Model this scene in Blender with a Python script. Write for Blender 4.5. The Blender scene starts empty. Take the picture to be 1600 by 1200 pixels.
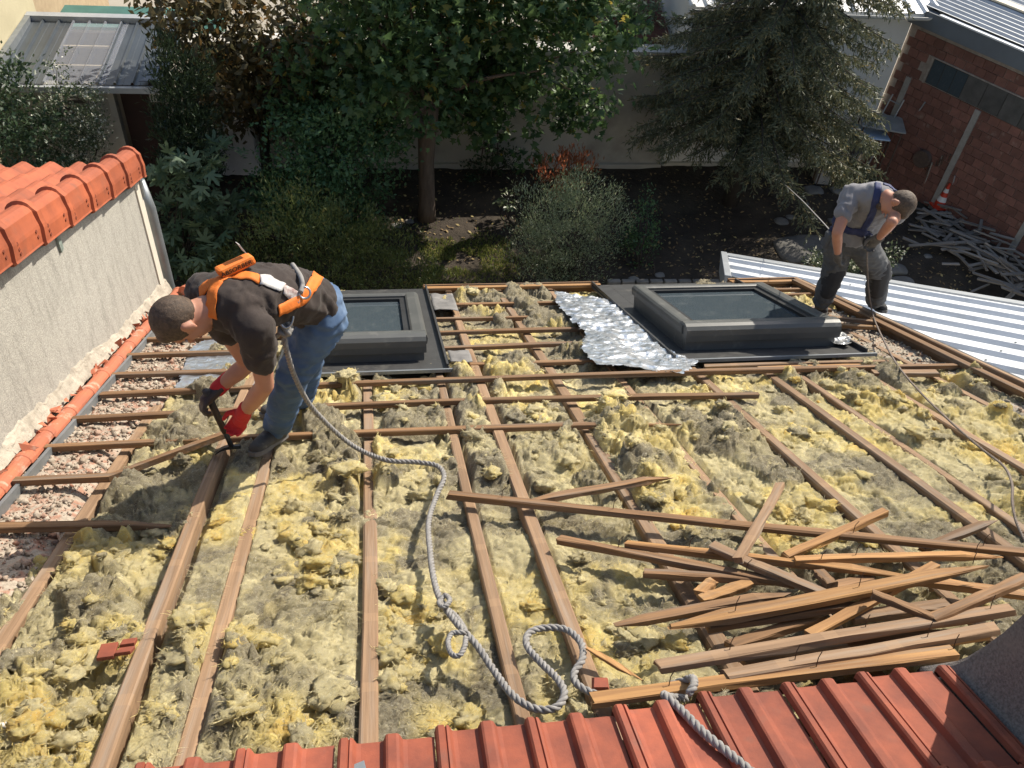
import bpy, bmesh, math, random
import numpy as np
from mathutils import Vector, Matrix
from mathutils.bvhtree import BVHTree

# ------------------------------------------------------------------ camera, sky, sun, exposure
SC = bpy.context.scene
COL = SC.collection
rad = math.radians
FPX, AZ, EL, ROLL, PITCH = 1333.04, rad(12.0942), rad(43.7443), rad(6.2374), rad(24.8607)
CAM = np.array([0.0, 0.0, 7.7])
HR = 1.8                                    # camera distance from the roof plane
_fw = np.array([math.sin(AZ) * math.cos(EL), math.cos(AZ) * math.cos(EL), -math.sin(EL)])
_r = np.cross(_fw, [0, 0, 1.0]); _r /= np.linalg.norm(_r)
_u = np.cross(_r, _fw)
_r, _u = math.cos(ROLL) * _r + math.sin(ROLL) * _u, -math.sin(ROLL) * _r + math.cos(ROLL) * _u
cd = bpy.data.cameras.new('camera'); cam = bpy.data.objects.new('camera', cd); COL.objects.link(cam)
cam.matrix_world = Matrix(((_r[0], _u[0], -_fw[0], CAM[0]), (_r[1], _u[1], -_fw[1], CAM[1]), (_r[2], _u[2], -_fw[2], CAM[2]), (0, 0, 0, 1)))
cd.sensor_width = 36.0; cd.lens = FPX / 1600 * 36.0; cd.clip_start = 0.05; cd.clip_end = 500
SC.camera = cam
SUN_AZ, SUN_EL = rad(52), rad(42)           # azimuth from +Y towards +X
SUNV = np.array([math.sin(SUN_AZ) * math.cos(SUN_EL), math.cos(SUN_AZ) * math.cos(SUN_EL), math.sin(SUN_EL)])
W = bpy.data.worlds.new('World'); SC.world = W; W.use_nodes = True
_nt = W.node_tree
_sky = _nt.nodes.new('ShaderNodeTexSky'); _sky.sky_type = 'NISHITA'; _sky.sun_disc = False
_sky.sun_elevation = SUN_EL; _sky.sun_rotation = SUN_AZ; _sky.air_density = 1.3; _sky.dust_density = 2.0; _sky.ozone_density = 1.0
_nt.links.new(_sky.outputs[0], _nt.nodes['Background'].inputs[0])
_nt.nodes['Background'].inputs[1].default_value = 0.115
sd = bpy.data.lights.new('sun', 'SUN'); sun = bpy.data.objects.new('sun', sd); COL.objects.link(sun)
sd.energy = 5.0; sd.angle = rad(0.55); sd.color = (1.0, 0.92, 0.79)
sun.rotation_euler = Vector(SUNV).to_track_quat('Z', 'Y').to_euler(); sun.location = (8, 8, 14)
SC.view_settings.view_transform = 'Standard'; SC.view_settings.look = 'None'
SC.view_settings.exposure = 0.45; SC.view_settings.gamma = 1.0
SC.cycles.max_bounces = 6; SC.cycles.transparent_max_bounces = 8

# ------------------------------------------------------------------ helpers: places
NRM = np.array([0, math.sin(PITCH), math.cos(PITCH)]); TAN = np.array([0, math.cos(PITCH), -math.sin(PITCH)])
XV = np.array([1.0, 0, 0])
def A(*p): return np.array(p, float)
def ray(x, y): return (x - 800) / FPX * _r - (y - 600) / FPX * _u + _fw
def hit(x, y, n, d):
    n = np.array(n, float); q = ray(x, y); return CAM + q * ((d - n @ CAM) / (n @ q))
def gz(x, y, z=0.0): return hit(x, y, (0, 0, 1), z)
def pY(x, y, Y): return hit(x, y, (0, 1, 0), Y)
def pX(x, y, X): return hit(x, y, (1, 0, 0), X)
def rp(x, y, h=0.0): return hit(x, y, NRM, NRM @ CAM - HR + h)
def rf(x, y, h=0.0):
    P = rp(x, y, h); return P[0], float((P - CAM) @ TAN)
def R(X, v, h=0.0): return CAM + XV * X + TAN * v + NRM * (h - HR)
rng = random.Random(7)
nr = np.random.default_rng(11)

# ------------------------------------------------------------------ helpers: noise (numpy)
_tab = np.random.default_rng(5).random((8, 256, 256))
def vn2(x, y, s=0):
    xi = np.floor(x).astype(int); yi = np.floor(y).astype(int); fx = x - xi; fy = y - yi
    fx = fx * fx * (3 - 2 * fx); fy = fy * fy * (3 - 2 * fy); t = _tab[s % 8]
    a = t[xi % 256, yi % 256]; b = t[(xi + 1) % 256, yi % 256]; c = t[xi % 256, (yi + 1) % 256]; d = t[(xi + 1) % 256, (yi + 1) % 256]
    return (a * (1 - fx) + b * fx) * (1 - fy) + (c * (1 - fx) + d * fx) * fy
def fbm2(x, y, o=4, s=0):
    r = 0; a = 0.5; tot = 0
    for i in range(o):
        r = r + a * vn2(x, y, s + i); tot += a; a *= 0.5; x = x * 2.03 + 17.3; y = y * 2.03 + 9.1
    return r / tot
def vn3(p, s=0):
    i = np.floor(p).astype(int); f = p - i; f = f * f * (3 - 2 * f); out = 0; t = _tab[s % 8]
    for dx in (0, 1):
        for dy in (0, 1):
            for dz in (0, 1):
                w = (f[:, 0] if dx else 1 - f[:, 0]) * (f[:, 1] if dy else 1 - f[:, 1]) * (f[:, 2] if dz else 1 - f[:, 2])
                out = out + w * t[(i[:, 0] + dx + 37 * (i[:, 2] + dz)) % 256, (i[:, 1] + dy + 91 * (i[:, 2] + dz)) % 256]
    return out
def fbm3(p, o=4, s=0):
    r = 0; a = 0.5; tot = 0
    for i in range(o):
        r = r + a * vn3(p, s + i); tot += a; a *= 0.5; p = p * 2.03 + 7.7
    return r / tot
def worley(x, y, s=0):
    xi = np.floor(x).astype(int); yi = np.floor(y).astype(int)
    best = np.full(x.shape, 9.0); bid = np.zeros(x.shape); bx = np.zeros(x.shape); by = np.zeros(x.shape)
    for dx in (-1, 0, 1):
        for dy in (-1, 0, 1):
            cx = xi + dx; cy = yi + dy
            px = cx + _tab[s % 8][cx % 256, cy % 256]; py = cy + _tab[(s + 1) % 8][cx % 256, cy % 256]
            d = np.hypot(x - px, y - py); m = d < best
            best = np.where(m, d, best); bid = np.where(m, _tab[(s + 2) % 8][cx % 256, cy % 256], bid)
            bx = np.where(m, x - px, bx); by = np.where(m, y - py, by)
    return best, bid, bx, by
def sstep(a, b, x):
    t = np.clip((x - a) / (b - a), 0, 1); return t * t * (3 - 2 * t)

# ------------------------------------------------------------------ helpers: objects
def link(name, me, mat=None, parent=None, loc=None):
    o = bpy.data.objects.new(name, me); COL.objects.link(o)
    if mat is not None and me is not None:
        if len(me.materials) == 0: me.materials.append(mat)
    if parent is not None: o.parent = parent
    if loc is not None: o.location = loc
    return o
def tag(o, label=None, cat=None, group=None, kind=None):
    if label: o['label'] = label
    if cat: o['category'] = cat
    if group: o['group'] = group
    if kind: o['kind'] = kind
    return o
def thing(name, label, cat, loc=(0, 0, 0), group=None, kind=None):
    o = bpy.data.objects.new(name, None); COL.objects.link(o); o.location = loc; o.empty_display_size = 0.2
    return tag(o, label, cat, group, kind)
def off(parent):       # location of a top-level empty
    return np.array(parent.location) if parent is not None else np.zeros(3)
def np_mesh(name, V, F, smooth=False, attrs=None):
    V = np.asarray(V, np.float32); F = np.asarray(F, np.int32); k = F.shape[1]
    me = bpy.data.meshes.new(name)
    me.vertices.add(len(V)); me.vertices.foreach_set('co', V.ravel())
    me.loops.add(F.size); me.loops.foreach_set('vertex_index', F.ravel())
    me.polygons.add(len(F)); me.polygons.foreach_set('loop_start', np.arange(0, F.size, k, dtype=np.int32))
    if smooth: me.polygons.foreach_set('use_smooth', np.ones(len(F), bool))
    me.update(calc_edges=True)
    if attrs:
        for n, a in attrs.items():
            at = me.attributes.new(n, 'FLOAT', 'POINT'); at.data.foreach_set('value', np.asarray(a, np.float32))
    return me
def pd_mesh(name, V, F, smooth=False):
    me = bpy.data.meshes.new(name); me.from_pydata([tuple(map(float, v)) for v in V], [], F)
    if smooth: me.polygons.foreach_set('use_smooth', [True] * len(me.polygons))
    me.update(); return me
class MB:
    """collects simple shapes (world coordinates) for ONE mesh"""
    def __init__(s): s.V = []; s.F = []
    def add(s, V, F):
        n = len(s.V); s.V += [np.array(v, float) for v in V]; s.F += [tuple(i + n for i in f) for f in F]; return s
    def frame(s, o, a, b, c):      # box from a corner and three edge vectors
        o, a, b, c = (np.array(q, float) for q in (o, a, b, c))
        V = [o, o + a, o + a + b, o + b, o + c, o + a + c, o + a + b + c, o + b + c]
        F = [(0, 3, 2, 1), (4, 5, 6, 7), (0, 1, 5, 4), (1, 2, 6, 5), (2, 3, 7, 6), (3, 0, 4, 7)]
        if np.dot(np.cross(a, b), c) < 0: F = [f[::-1] for f in F]
        return s.add(V, F)
    def box(s, x0, x1, y0, y1, z0, z1): return s.frame((x0, y0, z0), (x1 - x0, 0, 0), (0, y1 - y0, 0), (0, 0, z1 - z0))
    def rbox(s, X0, X1, v0, v1, h0, h1): return s.frame(R(X0, v0, h0), XV * (X1 - X0), TAN * (v1 - v0), NRM * (h1 - h0))
    def bar(s, p, q, w, t, up=(0, 0, 1)):
        p = np.array(p, float); q = np.array(q, float); d = q - p; d /= np.linalg.norm(d)
        sd = np.cross(d, up); sd /= np.linalg.norm(sd); n = np.cross(sd, d)
        return s.frame(p - sd * w / 2 - n * t / 2, q - p, sd * w, n * t)
    def tube(s, pts, rads, n=10, cap=True):
        pts = [np.array(p, float) for p in pts]
        if not hasattr(rads, '__len__'): rads = [rads] * len(pts)
        V = []; ref = None
        for i, p in enumerate(pts):
            d = pts[min(i + 1, len(pts) - 1)] - pts[max(i - 1, 0)]; d = d / (np.linalg.norm(d) + 1e-9)
            if ref is None: ref = np.cross(d, (0.31, 0.77, 0.55))
            a = ref - d * (ref @ d); a /= (np.linalg.norm(a) + 1e-9); ref = a; b = np.cross(d, a)
            for k in range(n):
                t = 2 * math.pi * k / n; V.append(p + rads[i] * (a * math.cos(t) + b * math.sin(t)))
        F = []
        for i in range(len(pts) - 1):
            for k in range(n):
                F.append((i * n + k, i * n + (k + 1) % n, (i + 1) * n + (k + 1) % n, (i + 1) * n + k))
        if cap:
            F.append(tuple(range(n - 1, -1, -1))); F.append(tuple(range((len(pts) - 1) * n, len(pts) * n)))
        return s.add(V, F)
    def sphere(s, c, r, n=8, m=6, ax=None):
        c = np.array(c, float); ax = np.eye(3) if ax is None else np.array(ax)
        rr = np.array(r, float) * np.ones(3); V = [c + ax[2] * rr[2]]; F = []
        for i in range(1, m):
            for k in range(n):
                t = math.pi * i / m; f = 2 * math.pi * k / n
                V.append(c + ax[0] * rr[0] * math.sin(t) * math.cos(f) + ax[1] * rr[1] * math.sin(t) * math.sin(f) + ax[2] * rr[2] * math.cos(t))
        V.append(c - ax[2] * rr[2])
        for k in range(n): F.append((0, 1 + k, 1 + (k + 1) % n)); F.append((len(V) - 1, 1 + (m - 2) * n + (k + 1) % n, 1 + (m - 2) * n + k))
        for i in range(m - 2):
            for k in range(n): F.append((1 + i * n + k, 1 + (i + 1) * n + k, 1 + (i + 1) * n + (k + 1) % n, 1 + i * n + (k + 1) % n))
        return s.add(V, F)
    def build(s, name, mat, parent=None, smooth=False, bevel=0, origin=None):
        if parent is not None: org = off(parent) if parent.parent is None else None
        o0 = np.zeros(3)
        if parent is not None:
            p = parent; 
            while p is not None: o0 = o0 + np.array(p.location); p = p.parent
        loc = np.zeros(3)
        if parent is None:
            V = np.array(s.V); loc = A((V[:, 0].min() + V[:, 0].max()) / 2, (V[:, 1].min() + V[:, 1].max()) / 2, V[:, 2].min()) if origin is None else np.array(origin); o0 = loc
        me = pd_mesh(name, [v - o0 for v in s.V], s.F, smooth)
        o = link(name, me, mat, parent)
        if parent is None: o.location = loc
        if bevel:
            b = o.modifiers.new('bevel', 'BEVEL'); b.width = bevel; b.segments = 2; b.limit_method = 'ANGLE'; b.angle_limit = rad(40)
        return o
def grid_faces(nx, ny):
    i = np.arange(nx * ny).reshape(ny, nx)
    return np.stack([i[:-1, :-1].ravel(), i[:-1, 1:].ravel(), i[1:, 1:].ravel(), i[1:, :-1].ravel()], 1)
def tree_copy(o, parent=None):
    c = o.copy(); COL.objects.link(c); c.parent = parent
    for ch in o.children: tree_copy(ch, c)
    return c
def crom(pts, n=8):
    P = [np.array(p, float) for p in pts]; P = [2 * P[0] - P[1]] + P + [2 * P[-1] - P[-2]]; out = []
    for i in range(1, len(P) - 2):
        for k in range(n):
            t = k / n
            out.append(0.5 * (2 * P[i] + (P[i + 1] - P[i - 1]) * t + (2 * P[i - 1] - 5 * P[i] + 4 * P[i + 1] - P[i + 2]) * t * t + (3 * P[i] - P[i - 1] - 3 * P[i + 1] + P[i + 2]) * t ** 3))
    out.append(P[-2]); return out

# ------------------------------------------------------------------ helpers: materials
def NM(name):
    m = bpy.data.materials.new(name); m.use_nodes = True; nt = m.node_tree; return m, nt, nt.nodes['Principled BSDF']
def mat(name, c1, c2=None, scale=4.0, detail=8, rough=0.8, stretch=(1, 1, 1), bump=0.0, bscale=None, bdist=0.01, metal=0.0, spec=0.4,
        var=0.0, c3=None, c3scale=1.2, c3lo=0.55, c3hi=0.7, lo=0.35, hi=0.65, trans=0.0, sheen=0.0, coord='Object', rvar=0.0):
    m, nt, b = NM(name); L = nt.links.new; N = nt.nodes.new
    tc = N('ShaderNodeTexCoord'); mp = N('ShaderNodeMapping'); mp.inputs['Scale'].default_value = stretch
    oi = N('ShaderNodeObjectInfo'); L(tc.outputs[coord], mp.inputs['Vector'])
    ad = N('ShaderNodeVectorMath'); ad.operation = 'MULTIPLY_ADD'; L(oi.outputs['Random'], ad.inputs[0]); ad.inputs[1].default_value = (13.7, 7.1, 19.3); L(mp.outputs[0], ad.inputs[2])
    vec = ad.outputs[0] if coord == 'Object' else mp.outputs[0]
    def noise(sc, de=detail, ro=0.6):
        n = N('ShaderNodeTexNoise'); n.inputs['Scale'].default_value = sc; n.inputs['Detail'].default_value = de; n.inputs['Roughness'].default_value = ro
        L(vec, n.inputs['Vector']); return n
    def ramp(src, a, bb):
        r = N('ShaderNodeMapRange'); r.inputs[1].default_value = a; r.inputs[2].default_value = bb; L(src, r.inputs[0]); return r.outputs[0]
    col = None
    def mix(fac, x, y, blend='MIX'):
        k = N('ShaderNodeMix'); k.data_type = 'RGBA'; k.blend_type = blend
        if isinstance(fac, float): k.inputs[0].default_value = fac
        else: L(fac, k.inputs[0])
        for s, i in ((x, 6), (y, 7)):
            if isinstance(s, tuple): k.inputs[i].default_value = (*s, 1)
            else: L(s, k.inputs[i])
        return k.outputs[2]
    c2 = c2 or tuple(min(1, q * 0.75) for q in c1)
    n1 = noise(scale); col = mix(ramp(n1.outputs[0], lo, hi), tuple(c1), tuple(c2))
    if c3: n3 = noise(c3scale, 6); col = mix(ramp(n3.outputs[0], c3lo, c3hi), col, tuple(c3))
    if var:
        mr = N('ShaderNodeMapRange'); L(oi.outputs['Random'], mr.inputs[0]); mr.inputs[3].default_value = 1 - var; mr.inputs[4].default_value = 1 + var
        vm = N('ShaderNodeVectorMath'); vm.operation = 'SCALE'; L(col, vm.inputs[0]); L(mr.outputs[0], vm.inputs['Scale']); col = vm.outputs[0]
    L(col, b.inputs['Base Color']); b.inputs['Roughness'].default_value = rough; b.inputs['Metallic'].default_value = metal
    b.inputs['Specular IOR Level'].default_value = spec
    if rvar:
        L(ramp(noise(scale * 2).outputs[0], 0.3, 0.7), (q := N('ShaderNodeMapRange')).inputs[0]); q.inputs[3].default_value = max(0.02, rough - rvar); q.inputs[4].default_value = min(1, rough + rvar); L(q.outputs[0], b.inputs['Roughness'])
    if sheen: b.inputs['Sheen Weight'].default_value = sheen
    if bump:
        bn = noise(bscale or scale * 4, 10, 0.65); bp = N('ShaderNodeBump'); bp.inputs['Strength'].default_value = bump; bp.inputs['Distance'].default_value = bdist
        L(bn.outputs[0], bp.inputs['Height']); L(bp.outputs[0], b.inputs['Normal'])
    if trans:
        tr = N('ShaderNodeBsdfTranslucent'); L(col, tr.inputs[0]); ms = N('ShaderNodeMixShader'); ms.inputs[0].default_value = trans
        L(b.outputs[0], ms.inputs[1]); L(tr.outputs[0], ms.inputs[2]); L(ms.outputs[0], nt.nodes['Material Output'].inputs[0])
    return m
def leaf_mat(name, dark, light, dry=None, dryp=0.0, trans=0.35, rough=0.45, spec=0.4):
    m, nt, b = NM(name); L = nt.links.new; N = nt.nodes.new
    at = N('ShaderNodeAttribute'); at.attribute_name = 'rnd'
    k = N('ShaderNodeMix'); k.data_type = 'RGBA'; L(at.outputs['Fac'], k.inputs[0]); k.inputs[6].default_value = (*dark, 1); k.inputs[7].default_value = (*light, 1); col = k.outputs[2]
    if dry:
        at2 = N('ShaderNodeAttribute'); at2.attribute_name = 'rnd2'
        mr = N('ShaderNodeMapRange'); mr.inputs[1].default_value = 1 - dryp - 0.02; mr.inputs[2].default_value = 1 - dryp + 0.02; L(at2.outputs['Fac'], mr.inputs[0])
        k2 = N('ShaderNodeMix'); k2.data_type = 'RGBA'; L(mr.outputs[0], k2.inputs[0]); L(col, k2.inputs[6]); k2.inputs[7].default_value = (*dry, 1); col = k2.outputs[2]
    L(col, b.inputs['Base Color']); b.inputs['Roughness'].default_value = rough; b.inputs['Specular IOR Level'].default_value = spec
    tr = N('ShaderNodeBsdfTranslucent'); ms = N('ShaderNodeMixShader'); ms.inputs[0].default_value = trans
    hs = N('ShaderNodeHueSaturation'); hs.inputs['Value'].default_value = 1.5; hs.inputs['Hue'].default_value = 0.485; L(col, hs.inputs['Color']); L(hs.outputs[0], tr.inputs[0])
    L(b.outputs[0], ms.inputs[1]); L(tr.outputs[0], ms.inputs[2]); L(ms.outputs[0], nt.nodes['Material Output'].inputs[0])
    return m

# ------------------------------------------------------------------ materials
M = {}
M['wood_raf'] = mat('rafter_wood', (0.285, 0.182, 0.108), (0.185, 0.116, 0.068), scale=3, stretch=(0.6, 14, 14), rough=0.85, bump=0.35, bscale=9, bdist=0.006, var=0.12, c3=(0.25, 0.195, 0.148), c3scale=2.2, c3lo=0.5, c3hi=0.72)
M['wood_bat'] = mat('batten_wood', (0.25, 0.138, 0.064), (0.125, 0.07, 0.036), scale=3, stretch=(0.6, 16, 16), rough=0.8, bump=0.35, bscale=10, bdist=0.005, var=0.22, c3=(0.17, 0.135, 0.105), c3scale=1.6, c3lo=0.5, c3hi=0.7)
M['wood_new'] = mat('fresh_batten_wood', (0.40, 0.215, 0.078), (0.20, 0.10, 0.04), scale=3, stretch=(0.6, 16, 16), rough=0.75, bump=0.35, bscale=10, bdist=0.005, var=0.2, c3=(0.25, 0.19, 0.13), c3scale=1.6, c3lo=0.52, c3hi=0.7)
M['wood_grey'] = mat('weathered_wood', (0.31, 0.275, 0.24), (0.19, 0.165, 0.14), scale=3, stretch=(0.6, 14, 14), rough=0.9, bump=0.3, bscale=9, bdist=0.005, var=0.3)
def old_batten_marks(m, first, step=0.40, width=0.125):      # paler bands where the removed battens lay
    nt = m.node_tree; L = nt.links.new; N = nt.nodes.new; b = nt.nodes['Principled BSDF']; src = b.inputs['Base Color'].links[0].from_socket
    tc = N('ShaderNodeTexCoord'); sp = N('ShaderNodeSeparateXYZ'); L(tc.outputs['Object'], sp.inputs[0]); nz = N('ShaderNodeTexNoise'); nz.inputs['Scale'].default_value = 5; L(tc.outputs['Object'], nz.inputs['Vector'])
    def op(o, x, y):
        q = N('ShaderNodeMath'); q.operation = o
        for k, z in enumerate((x, y)):
            if isinstance(z, (int, float)): q.inputs[k].default_value = z
            else: L(z, q.inputs[k])
        return q.outputs[0]
    x = op('ADD', sp.outputs[0], op('MULTIPLY', nz.outputs[0], 0.05)); f = op('FRACT', op('DIVIDE', op('SUBTRACT', x, first), step), 0); k = op('MULTIPLY', op('LESS_THAN', f, width), 0.28)
    mx = N('ShaderNodeMix'); mx.data_type = 'RGBA'; L(k, mx.inputs[0]); L(src, mx.inputs[6]); mx.inputs[7].default_value = (0.36, 0.23, 0.13, 1); L(mx.outputs[2], b.inputs['Base Color'])
old_batten_marks(M['wood_raf'], 0.21)
M['tile_new'] = mat('orange_clay', (0.37, 0.095, 0.040), (0.27, 0.07, 0.032), scale=8, rough=0.65, bump=0.2, bscale=70, bdist=0.003, var=0.15, c3=(0.24, 0.075, 0.04), c3scale=5)
M['tile_old'] = mat('red_clay', (0.315, 0.082, 0.042), (0.20, 0.055, 0.033), scale=9, rough=0.75, bump=0.35, bscale=60, bdist=0.003, var=0.17, c3=(0.17, 0.085, 0.062), c3scale=6, c3lo=0.60, c3hi=0.82)
M['tile_verge'] = mat('dusty_clay', (0.46, 0.14, 0.07), (0.36, 0.12, 0.07), scale=9, rough=0.8, bump=0.25, bscale=60, bdist=0.003, var=0.12, c3=(0.50, 0.33, 0.25), c3scale=10, c3lo=0.55, c3hi=0.7)
M['mortar'] = mat('cream_mortar', (0.47, 0.425, 0.35), (0.30, 0.265, 0.215), scale=9, rough=0.95, bump=0.7, bscale=40, bdist=0.02, c3=(0.30, 0.27, 0.23), c3scale=5, c3lo=0.6, c3hi=0.72)
M['zinc'] = mat('grey_zinc', (0.30, 0.32, 0.34), (0.22, 0.24, 0.25), scale=5, rough=0.5, metal=0.6, bump=0.05, var=0.05)
M['metal_gr'] = mat('anthracite_metal', (0.098, 0.10, 0.094), (0.08, 0.082, 0.078), scale=4, rough=0.42, metal=0.0, spec=0.5, bump=0.03, bscale=40, c3=(0.17, 0.165, 0.15), c3scale=9, c3lo=0.58, c3hi=0.75)
M['flash'] = mat('flashing_metal', (0.075, 0.075, 0.074), (0.05, 0.05, 0.05), scale=6, rough=0.5, metal=0.3, bump=0.2, bscale=12, bdist=0.01, c3=(0.13, 0.125, 0.115), c3scale=6)
M['felt'] = mat('grey_felt', (0.22, 0.21, 0.20), (0.14, 0.135, 0.13), scale=8, rough=0.9, bump=0.5, bscale=25, bdist=0.01)
M['deck'] = mat('dark_ceiling_board', (0.10, 0.085, 0.06), (0.06, 0.05, 0.04), scale=3, rough=0.95)
m, nt, b = NM('dusty_glare_glass'); M['glass'] = m
b.inputs['Base Color'].default_value = (0.012, 0.016, 0.018, 1); b.inputs['Roughness'].default_value = 0.08; b.inputs['Specular IOR Level'].default_value = 0.6
_n = nt.nodes.new('ShaderNodeTexNoise'); _n.inputs['Scale'].default_value = 7; _n.inputs['Detail'].default_value = 12; _n.inputs['Roughness'].default_value = 0.75
_mr = nt.nodes.new('ShaderNodeMapRange'); _mr.inputs[1].default_value = 0.52; _mr.inputs[2].default_value = 0.85; _mr.inputs[3].default_value = 0.06; _mr.inputs[4].default_value = 0.5
nt.links.new(_n.outputs[0], _mr.inputs[0])
_mx = nt.nodes.new('ShaderNodeMix'); _mx.data_type = 'RGBA'; _mx.inputs[6].default_value = (0.05, 0.068, 0.082, 1); _mx.inputs[7].default_value = (0.20, 0.21, 0.20, 1)  # blue-grey base colour paints in sky glare; noise lays pale dust over it
nt.links.new(_mr.outputs[0], _mx.inputs[0]); nt.links.new(_mx.outputs[2], b.inputs['Base Color']); nt.links.new(_mr.outputs[0], b.inputs['Roughness'])

# ------------------------------------------------------------------ planks
def plank_mesh(L, w, t, seg=4, bend=None, jit=0.002, splinter=0, seed=0):
    q = random.Random(seed); V = []; F = []; c = min(w, t) * 0.12; n = seg
    bx, by = q.uniform(-1, 1) * 0.006 * L, q.uniform(-1, 1) * 0.006 * L
    for i in range(n + 1):
        s = i / n; x = s * L; cy = by * math.sin(math.pi * s) ; cz = bx * math.sin(math.pi * s)
        if bend: cz += bend(s); 
        a, d = w / 2, t / 2
        if splinter and i == n: a *= 0.35; d *= 0.3; cz -= t * 0.25
        if splinter == 2 and i == 0: a *= 0.4; d *= 0.35
        prof = [(-a + c, -d), (a - c, -d), (a, -d + c), (a, d - c), (a - c, d), (-a + c, d), (-a, d - c), (-a, -d + c)]
        for k, (y, z) in enumerate(prof):
            ex = 0
            if i in (0, n): ex = q.uniform(-1, 1) * (0.05 if (splinter and i == n) else 0.008)
            V.append((x + ex, cy + y + q.uniform(-jit, jit), cz + z + q.uniform(-jit, jit)))
    for i in range(n):
        for k in range(8): F.append((i * 8 + k, (i + 1) * 8 + k, (i + 1) * 8 + (k + 1) % 8, i * 8 + (k + 1) % 8))
    F.append(tuple(range(7, -1, -1))[::-1]); F.append(tuple(range(n * 8, n * 8 + 8))[::-1])
    return pd_mesh('plank', V, F)
_pl = [0]
def plank(name, p, q, w, t, material, parent=None, up=NRM, **kw):
    p = np.array(p, float); q = np.array(q, float); L = float(np.linalg.norm(q - p)); x = (q - p) / L
    y = np.cross(up, x); y /= np.linalg.norm(y); z = np.cross(x, y); _pl[0] += 1
    me = plank_mesh(L, w, t, seed=_pl[0], **kw); me.name = name
    o = link(name, me, material, parent)
    p0 = p - (off(parent) if parent is not None else 0)
    o.matrix_local = Matrix(((x[0], y[0], z[0], p0[0]), (x[1], y[1], z[1], p0[1]), (x[2], y[2], z[2], p0[2]), (0, 0, 0, 1)))
    return o

# ------------------------------------------------------------------ the stripped roof
H_R = -0.028                                # rafter tops
roof = thing('house_roof', 'stripped house roof of bare rafters and battens with its last rows of red tiles', 'roof', R(1.2, 5.0, -0.2))
RAFT = [(-1.325, 0.058), (-0.80, 0.052), (-0.60, 0.058), (-0.092, 0.06), (0.40, 0.05), (0.655, 0.06), (1.125, 0.07), (1.625, 0.055), (2.125, 0.06), (2.615, 0.06), (2.815, 0.05), (3.285, 0.06), (3.775, 0.06)]
V_E = 7.84
OPEN = [(-0.53, 0.36, 5.35), (2.2, 3.36, 5.35)]          # skylight openings (X0, X1, lower v)
for X, w in RAFT:
    v1 = V_E
    for a, bb, vv in OPEN:
        if a < X < bb: v1 = vv
    plank('rafter', R(X, 0.9, H_R - 0.07), R(X, v1, H_R - 0.07), w, 0.14, M['wood_raf'], roof, seg=5, jit=0.0015)
MB().rbox(-1.86, 4.10, 0.8, V_E - 0.02, -0.26, -0.2).build('ceiling_board', M['deck'], roof)
# battens: pixel ends in the photograph -> places on the roof
HB = -0.012
def batten(x0, x1, v0, v1=None, m='wood_bat', w=0.05, t=0.03, h=HB, **kw):
    return plank('batten', R(x0, v0, h), R(x1, v1 if v1 else v0, h), w, t, M[m], roof, **kw)
for x0, x1, v in ((-1.77, -0.6, 6.40), (-1.78, -0.6, 5.99), (-1.78, -0.3, 5.575), (0.42, 1.95, 7.21), (0.42, 2.0, 6.75), (0.42, 2.03, 6.34), (0.44, 1.95, 5.93), (0.44, 2.1, 5.535)):
    batten(x0, x1, v, v - 0.01)
batten(-1.68, 4.0, 5.19, 5.13, seg=6); batten(-1.76, 2.33, 4.79, 4.72, seg=6); batten(-1.79, 1.66, 4.39, 4.33, seg=6, splinter=1)
batten(-1.66, -0.93, 3.53, 3.46, splinter=1)
batten(2.2, 3.55, 5.30, 5.27, m='wood_raf'); batten(2.55, 3.4, 5.22, 5.2, m='wood_new', w=0.035)
batten(3.36, 4.05, 7.3); batten(3.36, 3.9, 6.75, 6.72); batten(3.35, 4.08, 6.35, 6.1, m='wood_new'); batten(3.45, 4.0, 7.55, 7.5)
batten(3.5, 4.05, 6.55, 6.2, m='wood_raf', h=0.01); batten(3.3, 3.75, 5.05, 5.0, m='wood_raf', w=0.08)
# eave fascia boards and right-hand verge boards
for x0, x1 in ((-1.8, -0.55), (0.42, 2.1), (3.42, 4.12)):
    plank('fascia_board', R(x0, V_E + 0.02, -0.06), R(x1, V_E + 0.02, -0.06), 0.035, 0.18, M['wood_bat'], roof)
    plank('eave_batten', R(x0, V_E - 0.05, 0.006), R(x1, V_E - 0.055, 0.006), 0.07, 0.03, M['wood_new'], roof)
plank('verge_board', R(4.12, V_E, -0.05), R(4.06, 0.9, -0.05), 0.035, 0.17, M['wood_raf'], roof)
plank('verge_board', R(4.065, V_E - 0.1, 0.02), R(4.0, 0.9, 0.02), 0.06, 0.03, M['wood_bat'], roof, seg=6)
MB().rbox(4.14, 4.2, 0.9, V_E, -0.10, 0.015).build('verge_flashing', M['flash'], roof)
# house walls below the eaves
hw = MB(); hw.box(-1.84, 4.05, -3.2, 6.2, 0, 2.35); hw.build('wall', mat('house_render', (0.5, 0.46, 0.38), (0.42, 0.39, 0.33), scale=3, rough=0.95, bump=0.3, bscale=60), roof)

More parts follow.
